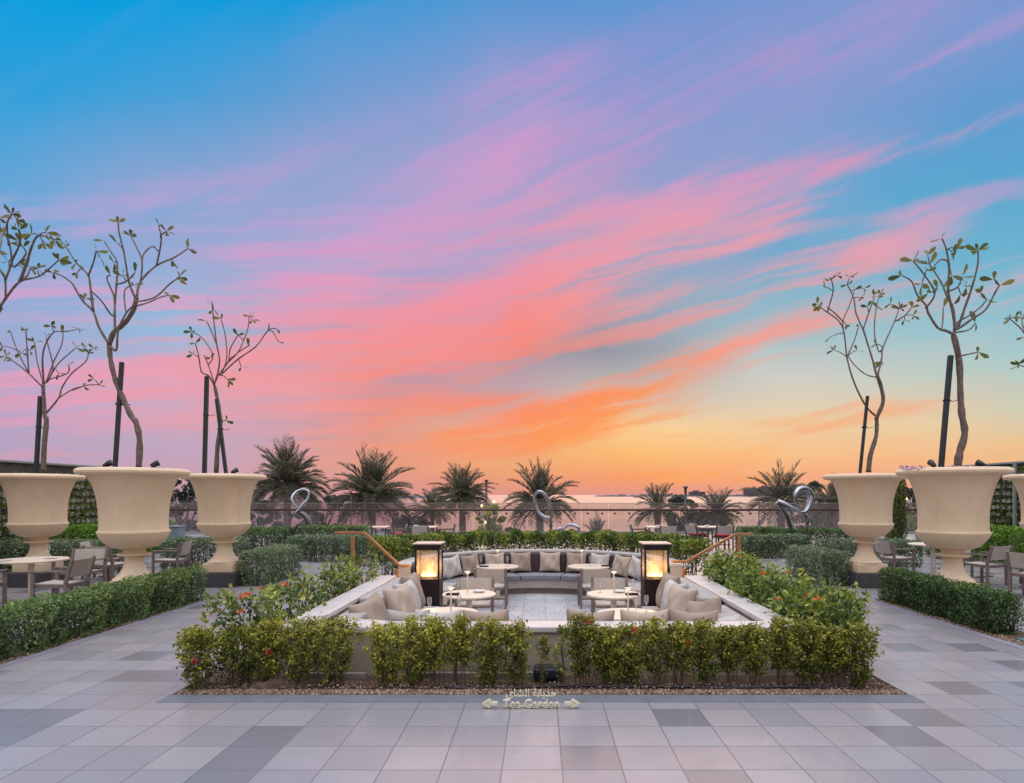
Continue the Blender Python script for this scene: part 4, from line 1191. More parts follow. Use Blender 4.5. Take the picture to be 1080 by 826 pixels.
# ------------------------------------------------------------------ shrubs and hedges
def bush_leaves(R0, h, n, leaf, rg, bare=0.12, sx=1.0, sy=1.0, ncl=26, flat=0.5):
    """leaves on many short shoots spread through a bushy upright volume"""
    cs_, ds_, ts_ = [], [], []
    nsh = max(10, n // 13)
    ph = [rg.uniform(0, 6.28) for _ in range(4)]
    for k in range(nsh):
        zz = bare + (1 - bare) * (rg.random() ** 0.72); a = rg.random() * 6.283
        prof = 0.48 + 0.62 * math.sin(min(1, zz * 1.1) * math.pi * 0.62)
        if zz > .85: prof *= 1 - flat * (zz - .85) / .15 * .6
        lob = 1 + .22 * math.sin(a * 3 + ph[0] + zz * 5) + .16 * math.sin(a * 5 + ph[1] - zz * 9)
        q = R0 * prof * lob * math.sqrt(rg.uniform(0.05, 1.0))
        o = np.array([q * math.cos(a), q * math.sin(a), zz * h * .96])
        out = np.array([math.cos(a) * rg.uniform(.2, 1), math.sin(a) * rg.uniform(.2, 1), rg.uniform(.15, 1.2)]); out /= np.linalg.norm(out)
        L = R0 * rg.uniform(.22, .50); m_ = max(4, int(13 * rg.uniform(.6, 1.4)))
        f = RNG.uniform(0, 1, (m_, 1)); p = o + out * L * (f - .6) + RNG.normal(size=(m_, 3)) * leaf * .55
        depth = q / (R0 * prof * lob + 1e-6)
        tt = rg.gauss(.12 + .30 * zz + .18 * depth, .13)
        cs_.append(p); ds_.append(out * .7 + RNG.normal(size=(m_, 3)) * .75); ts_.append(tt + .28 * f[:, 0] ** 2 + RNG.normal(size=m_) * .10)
    c = np.concatenate(cs_); c[:, 2] = np.clip(c[:, 2], 0.02, h * 1.06)
    return c, np.concatenate(ds_), np.clip(np.concatenate(ts_), 0, 1)


def stems(rg, R0, h, n, r=0.006, spread=0.8):
    mb = MB()
    for k in range(n):
        a = rg.random() * 6.283; q = R0 * rg.uniform(.1, spread)
        b_ = R0 * rg.uniform(.15, .62); x0, y0 = b_ * math.cos(a + .7), b_ * math.sin(a + .7)
        pts = [(x0, y0, -0.03), (x0 * 1.2 + .02 * rg.uniform(-1, 1), y0 * 1.2, h * .3), (q * .7 * math.cos(a) + .02 * rg.uniform(-1, 1), q * .7 * math.sin(a), h * .6), (q * math.cos(a), q * math.sin(a), h * rg.uniform(.78, .95))]
        mb.tube(smooth_pts(pts, 3), [r * (1.4 - 0.9 * i / 9) for i in range(10)], 5)
    return mb


ORD = ['first', 'second', 'third', 'fourth', 'fifth', 'sixth', 'seventh', 'eighth', 'ninth', 'tenth', 'eleventh', 'twelfth', 'thirteenth', 'fourteenth', 'fifteenth',
       'sixteenth', 'seventeenth', 'eighteenth', 'nineteenth', 'twentieth', 'twenty-first', 'twenty-second', 'twenty-third', 'twenty-fourth', 'twenty-fifth', 'twenty-sixth']
FRONT = [(208, 21, 660, 6.02, 3), (251, 24, 656, 6.2, 2), (284, 22, 654, 6.16, 2), (318, 23, 652, 6.2, 1), (352, 21, 653, 6.2, 1), (408, 17, 654, 6.2, 1), (437, 16, 655, 6.18, 2),
         (461, 15, 652, 6.2, 1), (485, 14, 652, 6.2, 1), (515, 20, 651, 6.15, 1), (545, 14, 653, 6.15, 1), (573, 5, 667, 6.12, 0), (591, 8, 660, 6.15, 0), (615, 19, 652, 6.15, 1),
         (640, 13, 655, 6.18, 1), (662, 17, 654, 6.18, 1), (690, 15, 652, 6.18, 1), (717, 19, 652, 6.15, 1), (745, 14, 649, 6.18, 2), (768, 11, 657, 6.2, 0), (794, 17, 655, 6.18, 1),
         (823, 13, 652, 6.2, 1), (848, 19, 654, 6.15, 1), (879, 17, 656, 6.12, 2), (907, 14, 658, 6.02, 3)]
FLAB = {0: 'standalone bush at the left corner of the front row', 11: 'thin single sprout in the gap of the front row', 12: 'thin two-stemmed sprout beside the gap in the front row',
        24: 'standalone upright bush at the right corner of the front row', 18: 'front-row bush reaching highest over the wall, in front of the corner pillows'}
for i, (px, hw, top, Y, kind) in enumerate(FRONT):
    rg = random.Random(100 + i)
    x = (px - CX) / FPX * Y; h = P(px, top, Y).z + 0.03; R0 = max(0.045, hw / FPX * Y * rg.uniform(.80, 1.02)); h *= rg.uniform(.90, 1.07)
    thin = hw < 10
    t = thing('clipped_bush', FLAB.get(i, f'{ORD[i]} small-leaved bush from the left in the front row before the low wall'), 'bush', (x, Y, -0.02), 0, 'bushes in the front row')
    n = int((420 if thin else 2700) * (1 if hw > 15 else .75))
    c, d, ts = bush_leaves(R0, h, n, .035, rg, bare=(0.10 if thin else rg.choice((.04, .08, .15, .24))), ncl=(12 if thin else 34))
    ts = ts + rg.uniform(-.12, .10) + (0.12 if 395 < px < 560 else 0)
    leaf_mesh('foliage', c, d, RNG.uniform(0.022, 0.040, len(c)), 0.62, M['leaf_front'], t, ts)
    if thin:
        for _ in range(1 + (hw > 6)): stems(rg, R0, h, 1, 0.0055).build('stem', M['twig'], t, smooth=True)
    else: stems(rg, R0, h, 8, 0.0042).build('stems', M['twig'], t, smooth=True)
    if i in (2, 13, 15, 17) or kind == 3 and i == 0:
        f = RNG.normal(size=(16, 3)) * .016 + np.array([R0 * .3, -R0 * .9, h * rg.uniform(.5, .98)])
        leaf_mesh('flower', f, RNG.normal(size=f.shape) + np.array([0, -1, .6]), 0.026, 0.9, M['flower_red'], t)


def ixora(x, y, h, R0, label, n, seed, flowers, bare=.25):
    rg = random.Random(seed)
    t = thing('ixora_shrub', label, 'shrub', (x, y, -0.02), 0, 'orange-flowered shrubs along the side walls')
    c, d, ts = bush_leaves(R0, h, n, .08, rg, bare=bare, ncl=max(14, n // 26), flat=.25)
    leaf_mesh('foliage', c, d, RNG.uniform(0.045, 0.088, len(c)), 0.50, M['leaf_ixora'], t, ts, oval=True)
    stems(rg, R0, h, 10, 0.007, 1.0).build('stems', M['twig'], t, smooth=True)
    for k in range(flowers):
        a = rg.uniform(-math.pi, 0.2); z = h * rg.uniform(.62, 1.02); q = R0 * rg.uniform(.55, 1.0)
        ctr = np.array([q * math.cos(a), q * math.sin(a), z])
        m_ = 44; p = RNG.normal(size=(m_, 3)); p /= np.linalg.norm(p, axis=1, keepdims=True); p[:, 2] = np.abs(p[:, 2])
        leaf_mesh('flower', ctr + p * np.array([.036, .036, .028]), p + RNG.normal(size=p.shape) * .5, 0.022, 0.8, M['flower'], t)


for k, (x, y, h, R0, n, fl, lab) in enumerate([
        (-3.02, 6.72, .88, .36, 900, 6, 'dense shrub with orange flowers rising above the left end of the front row'),
        (-2.98, 7.55, .80, .30, 330, 1, 'thin leggy shrub by the side wall, second behind the left front corner'),
        (-3.02, 8.30, .84, .33, 420, 0, 'open leafy shrub by the side wall, third behind the left front corner'),
        (-2.96, 9.05, .84, .34, 620, 0, 'fuller shrub by the side wall, fourth behind the left front corner'),
        (-3.02, 9.75, .82, .34, 560, 0, 'yellow-green shrub by the side wall, fifth behind the left front corner'),
        (-2.98, 10.35, .86, .34, 700, 0, 'yellow-green shrub below the handrail on the left, last before the stairs'),
        (3.02, 6.62, .86, .36, 980, 4, 'dense shrub with orange flowers at the right front corner, just behind the front row'),
        (2.98, 7.25, .84, .36, 820, 3, 'flowering shrub second behind the right front corner'),
        (3.05, 7.95, .86, .36, 820, 2, 'flowering shrub third behind the right front corner'),
        (2.98, 8.65, .86, .37, 820, 3, 'dense flowering shrub fourth behind the right front corner'),
        (3.04, 9.35, .88, .37, 800, 2, 'dense flowering shrub fifth behind the right front corner'),
        (3.00, 10.02, .90, .37, 800, 1, 'green shrub second from the stairs on the right'),
        (3.02, 10.45, .88, .33, 620, 0, 'bright green shrub below the handrail on the right, last before the stairs')]):
    ixora(x, y, h, R0, lab, int(n * (1.75 if x > 0 else 1.0)), 300 + k, min(fl, 5) if x < 0 else (fl + 1) // 2, .32 if x < -2 and 1 <= k <= 2 else .12)


def hedge(label, x0, x1, y0, y1, h, mat, leaf, n, tint=0.4, lump=0.05, group=None, name='hedge', lumps=0.55, loc=None, twigs=30, skin=0.085):
    """clipped hedge as one leafy volume with an uneven, bushy face"""
    cx, cy = (x0 + x1) / 2, (y0 + y1) / 2; w, dd = x1 - x0, y1 - y0
    t = thing(name, label, 'hedge', (cx, cy, 0), 0, group)
    A = np.array([w * dd, dd * h, dd * h, w * h, w * h]); pick = RNG.choice(5, n, p=A / A.sum())
    u = RNG.uniform(-.5, .5, n); v = RNG.uniform(-.5, .5, n); dep = RNG.exponential(skin, n)
    p = np.empty((n, 3)); nr = np.zeros((n, 3))
    for f in range(5):
        k = pick == f; m_ = k.sum()
        if f == 0: p[k] = np.stack([u[k] * w, v[k] * dd, h - dep[k]], 1); nr[k] = (0, 0, 1)
        elif f < 3:
            s = -1 if f == 1 else 1; p[k] = np.stack([s * (w / 2 - dep[k]), u[k] * dd, (v[k] + .5) * h], 1); nr[k] = (s, 0, .2)
        else:
            s = -1 if f == 3 else 1; p[k] = np.stack([u[k] * w, s * (dd / 2 - dep[k]), (v[k] + .5) * h], 1); nr[k] = (0, s, .2)
    ph = RNG.uniform(0, 6.28, 8)
    q = p / lumps
    wob = (np.sin(q[:, 0] * 6.3 + ph[0]) + np.sin(q[:, 1] * 6.3 + ph[1]) + .7 * np.sin(q[:, 0] * 13 + q[:, 2] * 11 + ph[2]) + .7 * np.sin(q[:, 1] * 12 - q[:, 2] * 9 + ph[3])) / 3.4
    p += nr * (wob * lump)[:, None]
    # rounded shoulders
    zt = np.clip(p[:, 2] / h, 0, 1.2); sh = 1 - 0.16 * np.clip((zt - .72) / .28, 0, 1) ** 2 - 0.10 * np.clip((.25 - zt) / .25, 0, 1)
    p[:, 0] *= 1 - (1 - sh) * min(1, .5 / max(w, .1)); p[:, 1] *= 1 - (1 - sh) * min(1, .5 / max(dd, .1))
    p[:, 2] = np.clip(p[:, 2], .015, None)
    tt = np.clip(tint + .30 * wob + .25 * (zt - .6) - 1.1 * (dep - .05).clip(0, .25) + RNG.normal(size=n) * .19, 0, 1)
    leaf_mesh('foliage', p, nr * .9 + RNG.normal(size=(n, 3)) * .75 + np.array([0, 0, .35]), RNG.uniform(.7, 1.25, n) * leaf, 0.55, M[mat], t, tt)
    rg = random.Random(n); mb = MB()
    for k in range(twigs):
        x, y = rg.uniform(-.42, .42) * w, rg.uniform(-.46, .46) * dd
        mb.tube([(x, y, 0), (x + rg.uniform(-.05, .05), y + rg.uniform(-.05, .05), h * .5), (x + rg.uniform(-.12, .12), y + rg.uniform(-.12, .12), h * .92)], [.010, .008, .004], 5)
    mb.build('stems', M['twig'], t, smooth=True)
    return t


hedge('long dark green hedge beside the paved path on the left, below the nearest urn', -6.24, -5.84, 5.2, 11.15, .56, 'leaf_hedge', .042, 30000, .45, .13, lumps=.95, twigs=90)
hedge('dark green hedge beside the paved path on the right, below the nearest urn', 5.84, 6.24, 8.25, 11.15, .56, 'leaf_hedge', .042, 17500, .38, .12, lumps=.95, twigs=50)
hedge('block of grey-green hedge behind the left handrail', -6.95, -3.9, 17.4, 18.3, .68, 'leaf_grey', .07, 8000, .42, .03)
hedge('darker clipped hedge peeking over the block behind the left handrail', -7.4, -5.4, 19.4, 20.2, .86, 'leaf_hedge', .075, 4500, .42, .04)
hedge('dark clipped hedge left of the looped sculpture, behind the far left urn', -9.6, -8.0, 20.3, 21.2, .76, 'leaf_hedge', .075, 4500, .36, .05)
hedge('pale green hedge wrapping the right side of the left urn closest to the handrail', -6.02, -5.42, 12.7, 14.6, .70, 'leaf_grey', .05, 7500, .60, .05)
hedge('grey-green hedge behind the left urn closest to the handrail', -9.2, -7.4, 15.4, 16.3, .74, 'leaf_grey', .06, 7000, .38, .05)
hedge('grey-green hedge behind the dining table at the left edge', -13.0, -10.2, 15.0, 15.9, .72, 'leaf_grey', .06, 7000, .40, .05)
hedge('bright green hedge at the foot of the left green wall', -12.85, -11.9, 16.4, 21.0, 1.0, 'leaf_bright', .08, 7500, .55, .05)
hedge('block of grey-green hedge behind the right handrail', 5.8, 7.75, 18.2, 19.1, .66, 'leaf_grey', .07, 6500, .40, .03)
hedge('dark hedge under the looped sculpture on the right', 7.1, 10.2, 20.6, 21.4, .72, 'leaf_hedge', .075, 6500, .34, .04)
hedge('low dark hedge peeking over the block behind the right handrail', 6.2, 7.4, 19.7, 20.4, .82, 'leaf_hedge', .075, 3000, .40, .04)
hedge('pale green hedge wrapping the left side of the right urn closest to the handrail', 5.55, 6.15, 12.7, 14.5, .68, 'leaf_grey', .05, 7500, .50, .05)
hedge('grey-green hedge between the right urns and the dining chairs', 7.3, 9.6, 16.0, 16.9, .66, 'leaf_grey', .06, 6500, .34, .05)
hedge('bright green hedge at the foot of the right green wall', 11.7, 12.8, 15.5, 20.0, .98, 'leaf_bright', .08, 7500, .50, .05)


def curved_hedge():
    t = thing('curved_hedge', 'yellow-green leafy hedge curving behind the back of the round sofa', 'hedge', (CC[0], CC[1], 0))
    n = 27000
    a = RNG.uniform(R(2), R(178), n); r = RNG.uniform(2.86, 3.5, n)
    lum = np.sin(a * 19) * .03 + np.sin(a * 43 + 1) * .03 + np.sin(a * 71 + 2) * .02
    z = (0.90 + lum) * (1 - RNG.exponential(.22, n)).clip(.05, 1)
    p = np.stack([r * np.cos(a), r * np.sin(a), z], 1)
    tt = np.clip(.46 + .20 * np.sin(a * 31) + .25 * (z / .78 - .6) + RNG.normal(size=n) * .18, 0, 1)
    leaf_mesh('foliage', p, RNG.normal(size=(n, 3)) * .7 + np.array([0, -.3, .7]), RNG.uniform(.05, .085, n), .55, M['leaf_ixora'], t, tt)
    mb = MB(); rg = random.Random(4)
    for k in range(90):
        q = rg.uniform(R(3), R(177)); rr = rg.uniform(2.95, 3.4)
        mb.tube([(rr * math.cos(q), rr * math.sin(q), -.03), (rr * math.cos(q) + rg.uniform(-.06, .06), rr * math.sin(q), .4), (rr * math.cos(q) + rg.uniform(-.1, .1), rr * math.sin(q) + rg.uniform(-.1, .1), .74)], [.010, .008, .004], 5)
    mb.build('stems', M['twig'], t, smooth=True)


curved_hedge()


# ------------------------------------------------------------------ loose ground details
def pebbles(name, rects, n, label, seed, smin=.005, smax=.013):
    rg = np.random.default_rng(seed); ico = bmesh.new(); bmesh.ops.create_icosphere(ico, subdivisions=1, radius=1.0)
    base = np.array([v.co[:] for v in ico.verts]); fc = np.array([[v.index for v in f.verts] for f in ico.faces]); ico.free()
    area = np.array([(b - a) * (d - c) for a, b, c, d in rects]); k = rg.choice(len(rects), n, p=area / area.sum())
    rr = np.array(rects)[k]
    x = rg.uniform(rr[:, 0], rr[:, 1]); y = rg.uniform(rr[:, 2], rr[:, 3]); s = rg.uniform(smin, smax, n)
    V = base[None] * (s[:, None, None] * rg.uniform(.6, 1.2, (n, 1, 3)))
    V = V + rg.normal(size=V.shape) * .0015 + np.stack([x, y, s * .35], 1)[:, None]
    nv = len(base); F = (fc[None] + (np.arange(n) * nv)[:, None, None]).reshape(-1)
    me = bpy.data.meshes.new(name)
    me.vertices.add(n * nv); me.vertices.foreach_set('co', V.reshape(-1).astype(np.float32))
    me.loops.add(len(F)); me.loops.foreach_set('vertex_index', F.astype(np.int32))
    me.polygons.add(len(F) // 3); me.polygons.foreach_set('loop_start', (np.arange(len(F) // 3) * 3).astype(np.int32))
    me.update(calc_edges=True)
    at = me.attributes.new('tint', 'FLOAT', 'POINT'); at.data.foreach_set('value', np.repeat(rg.uniform(0, 1, n), nv).astype(np.float32))
    o = link(name, me, M['gravel']); o['kind'] = 'stuff'; o['label'] = label
    return o


gm, gg, gb, go_ = new_mat('gravel_stones')
ga = gg.new('ShaderNodeAttribute'); ga.attribute_name = 'tint'
gg.put(gb.inputs['Base Color'], gg.ramp(ga.outputs['Fac'], [(0, (.08, .045, .03)), (.45, (.17, .10, .07)), (.8, (.30, .21, .15)), (1, (.48, .40, .33))])); gb.inputs['Roughness'].default_value = .85
M['gravel'] = gm
pebbles('gravel', [(-3.33, 3.33, 5.83, 5.97)], 9000, 'brown gravel strip along the front of the planting bed', 1)
pebbles('gravel', [(-3.33, -2.7, 6.0, 6.5), (2.7, 3.33, 6.0, 6.5), (2.9, 3.33, 6.5, 8.0), (-3.33, -2.9, 6.5, 8.0), (-3.0, 3.0, 6.02, 6.2)], 3000, 'scattered gravel at the corners of the planting bed', 2)
pebbles('gravel', [(-5.95, -5.79, 5.4, 11.1)], 2600, 'gravel strip between kerb and hedge beside the left path', 3)
pebbles('gravel', [(5.79, 5.95, 7.6, 11.1)], 1700, 'gravel strip between kerb and hedge beside the right path', 4)
h = MB(); hp = [(x, 6.05 + .025 * math.sin(x * 2.1) + .012 * math.sin(x * 5.3 + 1), 0.004 + .006 * math.sin(x * 3.7)) for x in np.linspace(-0.9, 3.0, 60)]
tag(h.tube(hp, 0.013, 8).build('irrigation_hose', M['hose'], smooth=True), 'black irrigation hose lying on the soil in front of the bushes', 'hose')
for xa, xb, y, lab in ((-2.35, -1.75, 6.42, 'short pale kerb strip in the soil under the left part of the front row'), (-1.3, -.05, 6.44, 'long pale kerb strip in the soil left of the gap in the front row')):
    tag(MB().box(xa, xb, y, y + .05, -.03, .03).build('kerb_strip', M['white_strip'], bevel=.006), lab, 'kerb')
rk_lab = ['flat brown rock in the soil below the left front bushes', 'rounded brown rock beside the flat one below the left front bushes', 'small brown rock at the end of the rock group below the front bushes']
for i, (px, py, sx, sz) in enumerate(((284, 724, .17, .09), (303, 723, .12, .075), (322, 721, .10, .05))):
    Y = 675 * EYE / (py - HY); bm = bmesh.new(); bmesh.ops.create_icosphere(bm, subdivisions=3, radius=1)
    rg = random.Random(i)
    for v in bm.verts:
        c = v.co; k = 1 + .16 * math.sin(c.x * 4 + i) * math.cos(c.y * 3.3) + .10 * math.sin(c.z * 6 + c.x * 5) + rg.uniform(-.03, .03)
        v.co = Vector((c.x * sx * k, c.y * .09 * k, max(-.02, c.z * sz * k)))
    me = bpy.data.meshes.new('brown_rock'); bm.to_mesh(me); bm.free()
    o = link('brown_rock', me, M['rock']); o.location = ((px - CX) / FPX * Y, Y, -.02); tag(o, rk_lab[i], 'rock', 'rocks in the front bed')
t = thing('garden_floodlight', 'dark floodlight box with a bluish glossy top in the gap of the front row', 'floodlight', (0.075, 6.36, -.02))
MB().box(-.145, .145, -.09, .09, .02, .135).build('housing', M['navy'], t, bevel=.025, seg=3)
MB().box(-.125, .125, -.075, .075, .1355, .142).build('glass_cover', M['black'], t, bevel=.003)
MB().box(-.03, .03, -.03, .03, 0, .02).build('foot', M['black'], t)
for x, y, lab in ((-6.72, 14.1, 'low dark navy drum on the ground behind the left urn with the black plinth'), (7.55, 14.7, 'low dark navy drum on the ground behind the right urn with the black plinth')):
    t = thing('ground_lamp', lab, 'ground light', (x, y, 0))
    MB().lathe([(.12, 0), (.165, .03), (.175, .10), (.16, .17), (.10, .20)], 28).build('body', M['navy'], t, smooth=True)
    MB().lathe([(.09, .2005), (.085, .215), (.0, .22)], 24, cap1=False).build('lens', M['black'], t, smooth=True)
tag(MB().box(5.95, 6.55, 7.35, 8.0, 0.0, .03).box(6.0, 6.5, 7.4, 7.95, .03, .036).build('hatch_cover', M['teal'], bevel=.006), 'teal hatch cover on the ground at the near end of the right hedge', 'hatch')

# standing letters of the sign
def sign():
    t = thing('letter_sign', 'cream standing letters reading Tea Garden in two scripts between two arrows', 'sign', (-0.08, 5.46, 0.004))
    def text(body, width, name, y, z, depth):
        cu = bpy.data.curves.new(name, 'FONT'); cu.body = body; cu.size = 0.1; cu.extrude = depth; cu.offset = 0.0006; cu.resolution_u = 3; cu.align_x = 'CENTER'
        ob = bpy.data.objects.new(name, cu); COL.objects.link(ob)
        bpy.context.view_layer.update()
        me = bpy.data.meshes.new_from_object(ob.evaluated_get(bpy.context.evaluated_depsgraph_get()))
        bpy.data.objects.remove(ob)
        vv = np.array([v.co[:] for v in me.vertices]); lo, hi = vv.min(0), vv.max(0); k = width / (hi[0] - lo[0])
        for v in me.vertices:
            x, yy, zz = v.co
            v.co = ((x - (lo[0] + hi[0]) / 2) * k, -zz, (yy - lo[1]) * k)
        me.name = name
        o = link(name, me, M['letters'], t); o.location = (0, y, z); return (hi[1] - lo[1]) * k
    hE = text('Tea Garden', 0.48, 'latin_letters', 0, 0.0, 0.014)
    text('\uFEF1\uFE8E\uFEB8\uFEDF\uFE8D \uFE94\uFED8\uFEF3\uFEAA\uFEA3', 0.43, 'arabic_letters', 0.035, 0.050, 0.010)
    MB().box(-.24, .24, .010, .026, 0.0, .012).build('base_bar', M['letters'], t)
    for s in (-1, 1):
        a = MB(); x0 = s * .285; x1 = s * .385
        a.bar((x0, 0, .038), (x1 - s * .02, 0, .038), .026, .026)
        prof = [(s * .355, .0), (s * .415, .038), (s * .355, .076), (s * .340, .062), (s * .377, .038), (s * .340, .014)]
        vs_ = [(x, y, z) for y in (-.0155, .0155) for x, z in prof]; n = 6
        a.add(vs_, [(0, 1, 4, 5), (1, 2, 3, 4), (11, 10, 7, 6), (10, 9, 8, 7)] + [(i, (i + 1) % n, n + (i + 1) % n, n + i) for i in range(n)])
        a.build('arrow', M['letters'], t)
sign()


# ------------------------------------------------------------------ dining sets on the upper terrace
round_table(-8.55, 10.75, 0, .52, 'round dining table at the left edge of the photo, set with small plates', 'dining tables between the urns', .74)
round_table(-8.75, 13.75, 0, .48, 'round dining table behind the nearest left urn', 'dining tables between the urns', .74)
round_table(8.65, 14.1, 0, .48, 'round dining table behind the nearest right urn', 'dining tables between the urns', .74)
round_table(9.6, 11.0, 0, .52, 'round dining table at the right edge of the photo', 'dining tables between the urns', .74)
for x, y, rz, lab in [
        (-7.62, 10.2, 97, 'beige armchair right of the round dining table at the left edge, seen side on'),
        (-8.75, 9.85, 8, 'beige armchair cut by the left edge, in front of the dining table'),
        (-8.45, 11.75, 184, 'beige armchair behind the dining table at the left edge, facing us'),
        (-9.5, 10.6, -80, 'beige armchair beyond the left edge, across the dining table from the side-on chair'),
        (-7.98, 13.85, 100, 'beige armchair seen side on between the two left urns with plinths'),
        (-8.72, 12.95, -12, 'beige armchair with its back to us just left of the nearest left urn'),
        (-9.55, 13.9, -75, 'beige armchair behind the nearest left urn, left of its table'),
        (7.9, 14.3, -82, 'beige armchair on the left of the table behind the nearest right urn'),
        (9.0, 12.95, 24, 'beige armchair with its back to us just right of the nearest right urn'),
        (9.2, 14.3, 120, 'pale armchair behind the nearest right urn, furthest from us of the right group'),
        (8.75, 11.3, -62, 'beige armchair with its back turned, left of the dining table at the right edge'),
        (9.5, 10.15, -8, 'beige armchair in front of the dining table at the right edge, cut by the photo')]:
    chair(x, y, 0, rz, lab)
for i, (x, y, z, lab) in enumerate([(-8.3, 10.85, .74, 'small white plate near the rim of the dining table at the left edge'), (-8.75, 10.45, .74, 'small white plate on the dining table cut by the left edge'),
                     (8.6, 14.0, .74, 'small white plate on the table behind the nearest right urn')]):
    o = MB().lathe([(.05, 0), (.10, .012), (.098, .016), (.05, .006), (0, .006)], 28, cap1=False).build('small_plate', M['ceramic'], smooth=True)
    o.location = (x, y, z); tag(o, lab, 'plate')
for x, y, lab in ((-8.42, 10.95, 'champagne flute on the dining table at the left edge'),):
    o = FL.build('champagne_flute', M['flute'], smooth=True); o.location = (x, y, .74); tag(o, lab, 'glass', 'champagne flutes on the tables')


def square_table(x, y, label):
    t = thing('square_table', label, 'table', (x, y, 0), 0, 'square tables by the glass railing')
    MB().box(-.42, .42, -.42, .42, .70, .735).build('tabletop', M['table'], t, bevel=.006)
    for sx in (-1, 1):
        for sy in (-1, 1): MB().box(*sorted((sx * .35, sx * .40)), *sorted((sy * .35, sy * .40)), 0, .699).build('leg', M['frame_dark'], t)
square_table(-5.6, 22.0, 'square table by the railing behind the left handrail, outer one')
square_table(-4.0, 22.0, 'square table by the railing with white settings, nearer the middle on the left')
square_table(4.05, 22.0, 'square table by the railing nearer the middle on the right')
square_table(5.85, 22.0, 'square table by the railing behind the right handrail, outer one')
for x, y, rz, lab in [
        (-5.82, 21.3, 0, 'dark-framed armchair with red cushion, back to us, at the outer left railing table'),
        (-4.95, 22.1, 95, 'dark-framed armchair with red cushion, side on, right of the outer left railing table'),
        (-4.75, 21.7, -70, 'dark-framed armchair with red cushion, side on, left of the inner left railing table'),
        (-3.98, 21.25, 4, 'dark-framed armchair with red cushion, back to us, at the inner left railing table'),
        (-3.25, 22.1, 95, 'dark-framed armchair with red cushion, side on, right of the inner left railing table'),
        (4.2, 21.25, 0, 'dark-framed armchair, back to us, at the inner right railing table'),
        (3.4, 22.1, -92, 'dark-framed armchair with red cushion, left of the inner right railing table'),
        (6.05, 21.25, 0, 'dark-framed armchair, back to us, at the outer right railing table'),
        (5.35, 21.9, -60, 'dark-framed armchair with red cushion showing, left of the outer right railing table')]:
    redchair(x, y, rz, lab)
for i, (x, y, lab) in enumerate([(-4.25, 21.85, 'small white dish on the inner left railing table'), (4.0, 21.9, 'small white dish on the inner right railing table'), (5.7, 21.9, 'small white dish on the outer right railing table')]):
    o = MB().lathe([(.04, 0), (.08, .02), (.085, .05), (.07, .052), (.05, .02), (0, .015)], 20, cap1=False).build('small_dish', M['ceramic'], smooth=True)
    o.location = (x, y, .735); tag(o, lab, 'dish')

# ------------------------------------------------------------------ green walls on both sides
def green_wall(s, y0, y1, H, label, nl, tint, posts):
    t = thing('green_wall', label, 'wall', (s * 13.0, (y0 + y1) / 2, 0)); L = y1 - y0
    b = MB().box(-.12, .12, -L / 2, L / 2, 0, H - .06).build('backing', M['wall_back'], t)
    MB().box(-.20, .20, -L / 2 - .02, L / 2 + .02, H - .058, H).build('coping', M['wall_cap'], t, bevel=.01)
    pm = MB(); f = -s * .12; rg = random.Random(3 + s)
    rows = int((H - .2) / .19)
    for r in range(rows):
        for c in range(int(L / .20)):
            yy = -L / 2 + .1 + c * .20; zz = .10 + r * .19
            if rg.random() < .10: continue
            yy += rg.uniform(-.018, .018); zz += rg.uniform(-.012, .012); dd = rg.uniform(.07, .10)
            pm.box(*sorted((f, f - s * dd)), yy - .065, yy + .065, zz, zz + rg.uniform(.085, .11))
    o = pm.build('pots', M['pot'], t); o['kind'] = 'stuff'
    y = RNG.uniform(-L / 2, L / 2, nl); r = RNG.integers(0, rows, nl); cc = np.floor((y + L / 2) / .20)
    den = np.sin(cc * 1.7 + r * 2.3) + np.sin(cc * .31 + 1) + np.sin(r * 1.1 + cc * .17)
    keep = RNG.uniform(-2.2, 2.8, nl) < den + 1.3; y, r = y[keep], r[keep]; n = len(y)
    p = np.stack([np.full(n, f) - s * RNG.uniform(.02, .17, n), y, .10 + r * .19 + .115 + RNG.normal(size=n) * .045], 1)
    leaf_mesh('foliage', p, RNG.normal(size=(n, 3)) * .7 + np.array([-s * .6, 0, .3]), RNG.uniform(.05, .10, n), .6, M['leaf_wall'], t, np.clip(tint + RNG.normal(size=n) * .2, 0, 1))
    for k in range(posts):
        yy = -L / 2 + L * (k + .5) / posts; MB().box(*sorted((f - s * .18, f - s * .24)), yy - .03, yy + .03, 0, H - .06).build('post', M['wall_cap'], t)
green_wall(-1, 8.0, 21.8, 2.66, 'living green wall of pale pots and tufts with grey coping along the left side', 26000, .55, 0)
green_wall(1, 8.0, 21.0, 2.72, 'dark living green wall with slim posts along the right side', 26000, .28, 5)
hedge('tall narrow leafy column behind the right urn closest to the handrail', 10.85, 11.35, 19.8, 20.3, 2.30, 'leaf_wall', .08, 4200, .42, .05, name='column_shrub')
t = thing('planter_box', 'blue-grey planter box between the two left urns, before the railing', 'planter', P(185.5, 571, 17.5) * 1.0); t.location.z = 0
hh = P(0, 554.6, 17.5).z
MB().box(-.17, .17, -.17, .17, 0, hh - .04).build('body', M['grey_box'], t, bevel=.012)
MB().box(-.185, .185, -.185, .185, hh - .039, hh).build('rim', M['grey_box'], t, bevel=.008)
t = thing('planter_bowl', 'pale round stone bowl by the right green wall, bright hedge before it', 'planter', (12.0, 16.4 + 3.9, 0)); t.location = (11.2 + 3.3, 19.9, 0)
t.location = (12.25, 14.6, 0)
MB().lathe([(.20, 0), (.22, .04), (.15, .12), (.14, .80), (.30, .92), (.46, .985), (.48, 1.03), (.46, 1.05), (.40, 1.04), (.0, 1.0)], 40, cap1=False).build('bowl', M['cap'], t, smooth=True)

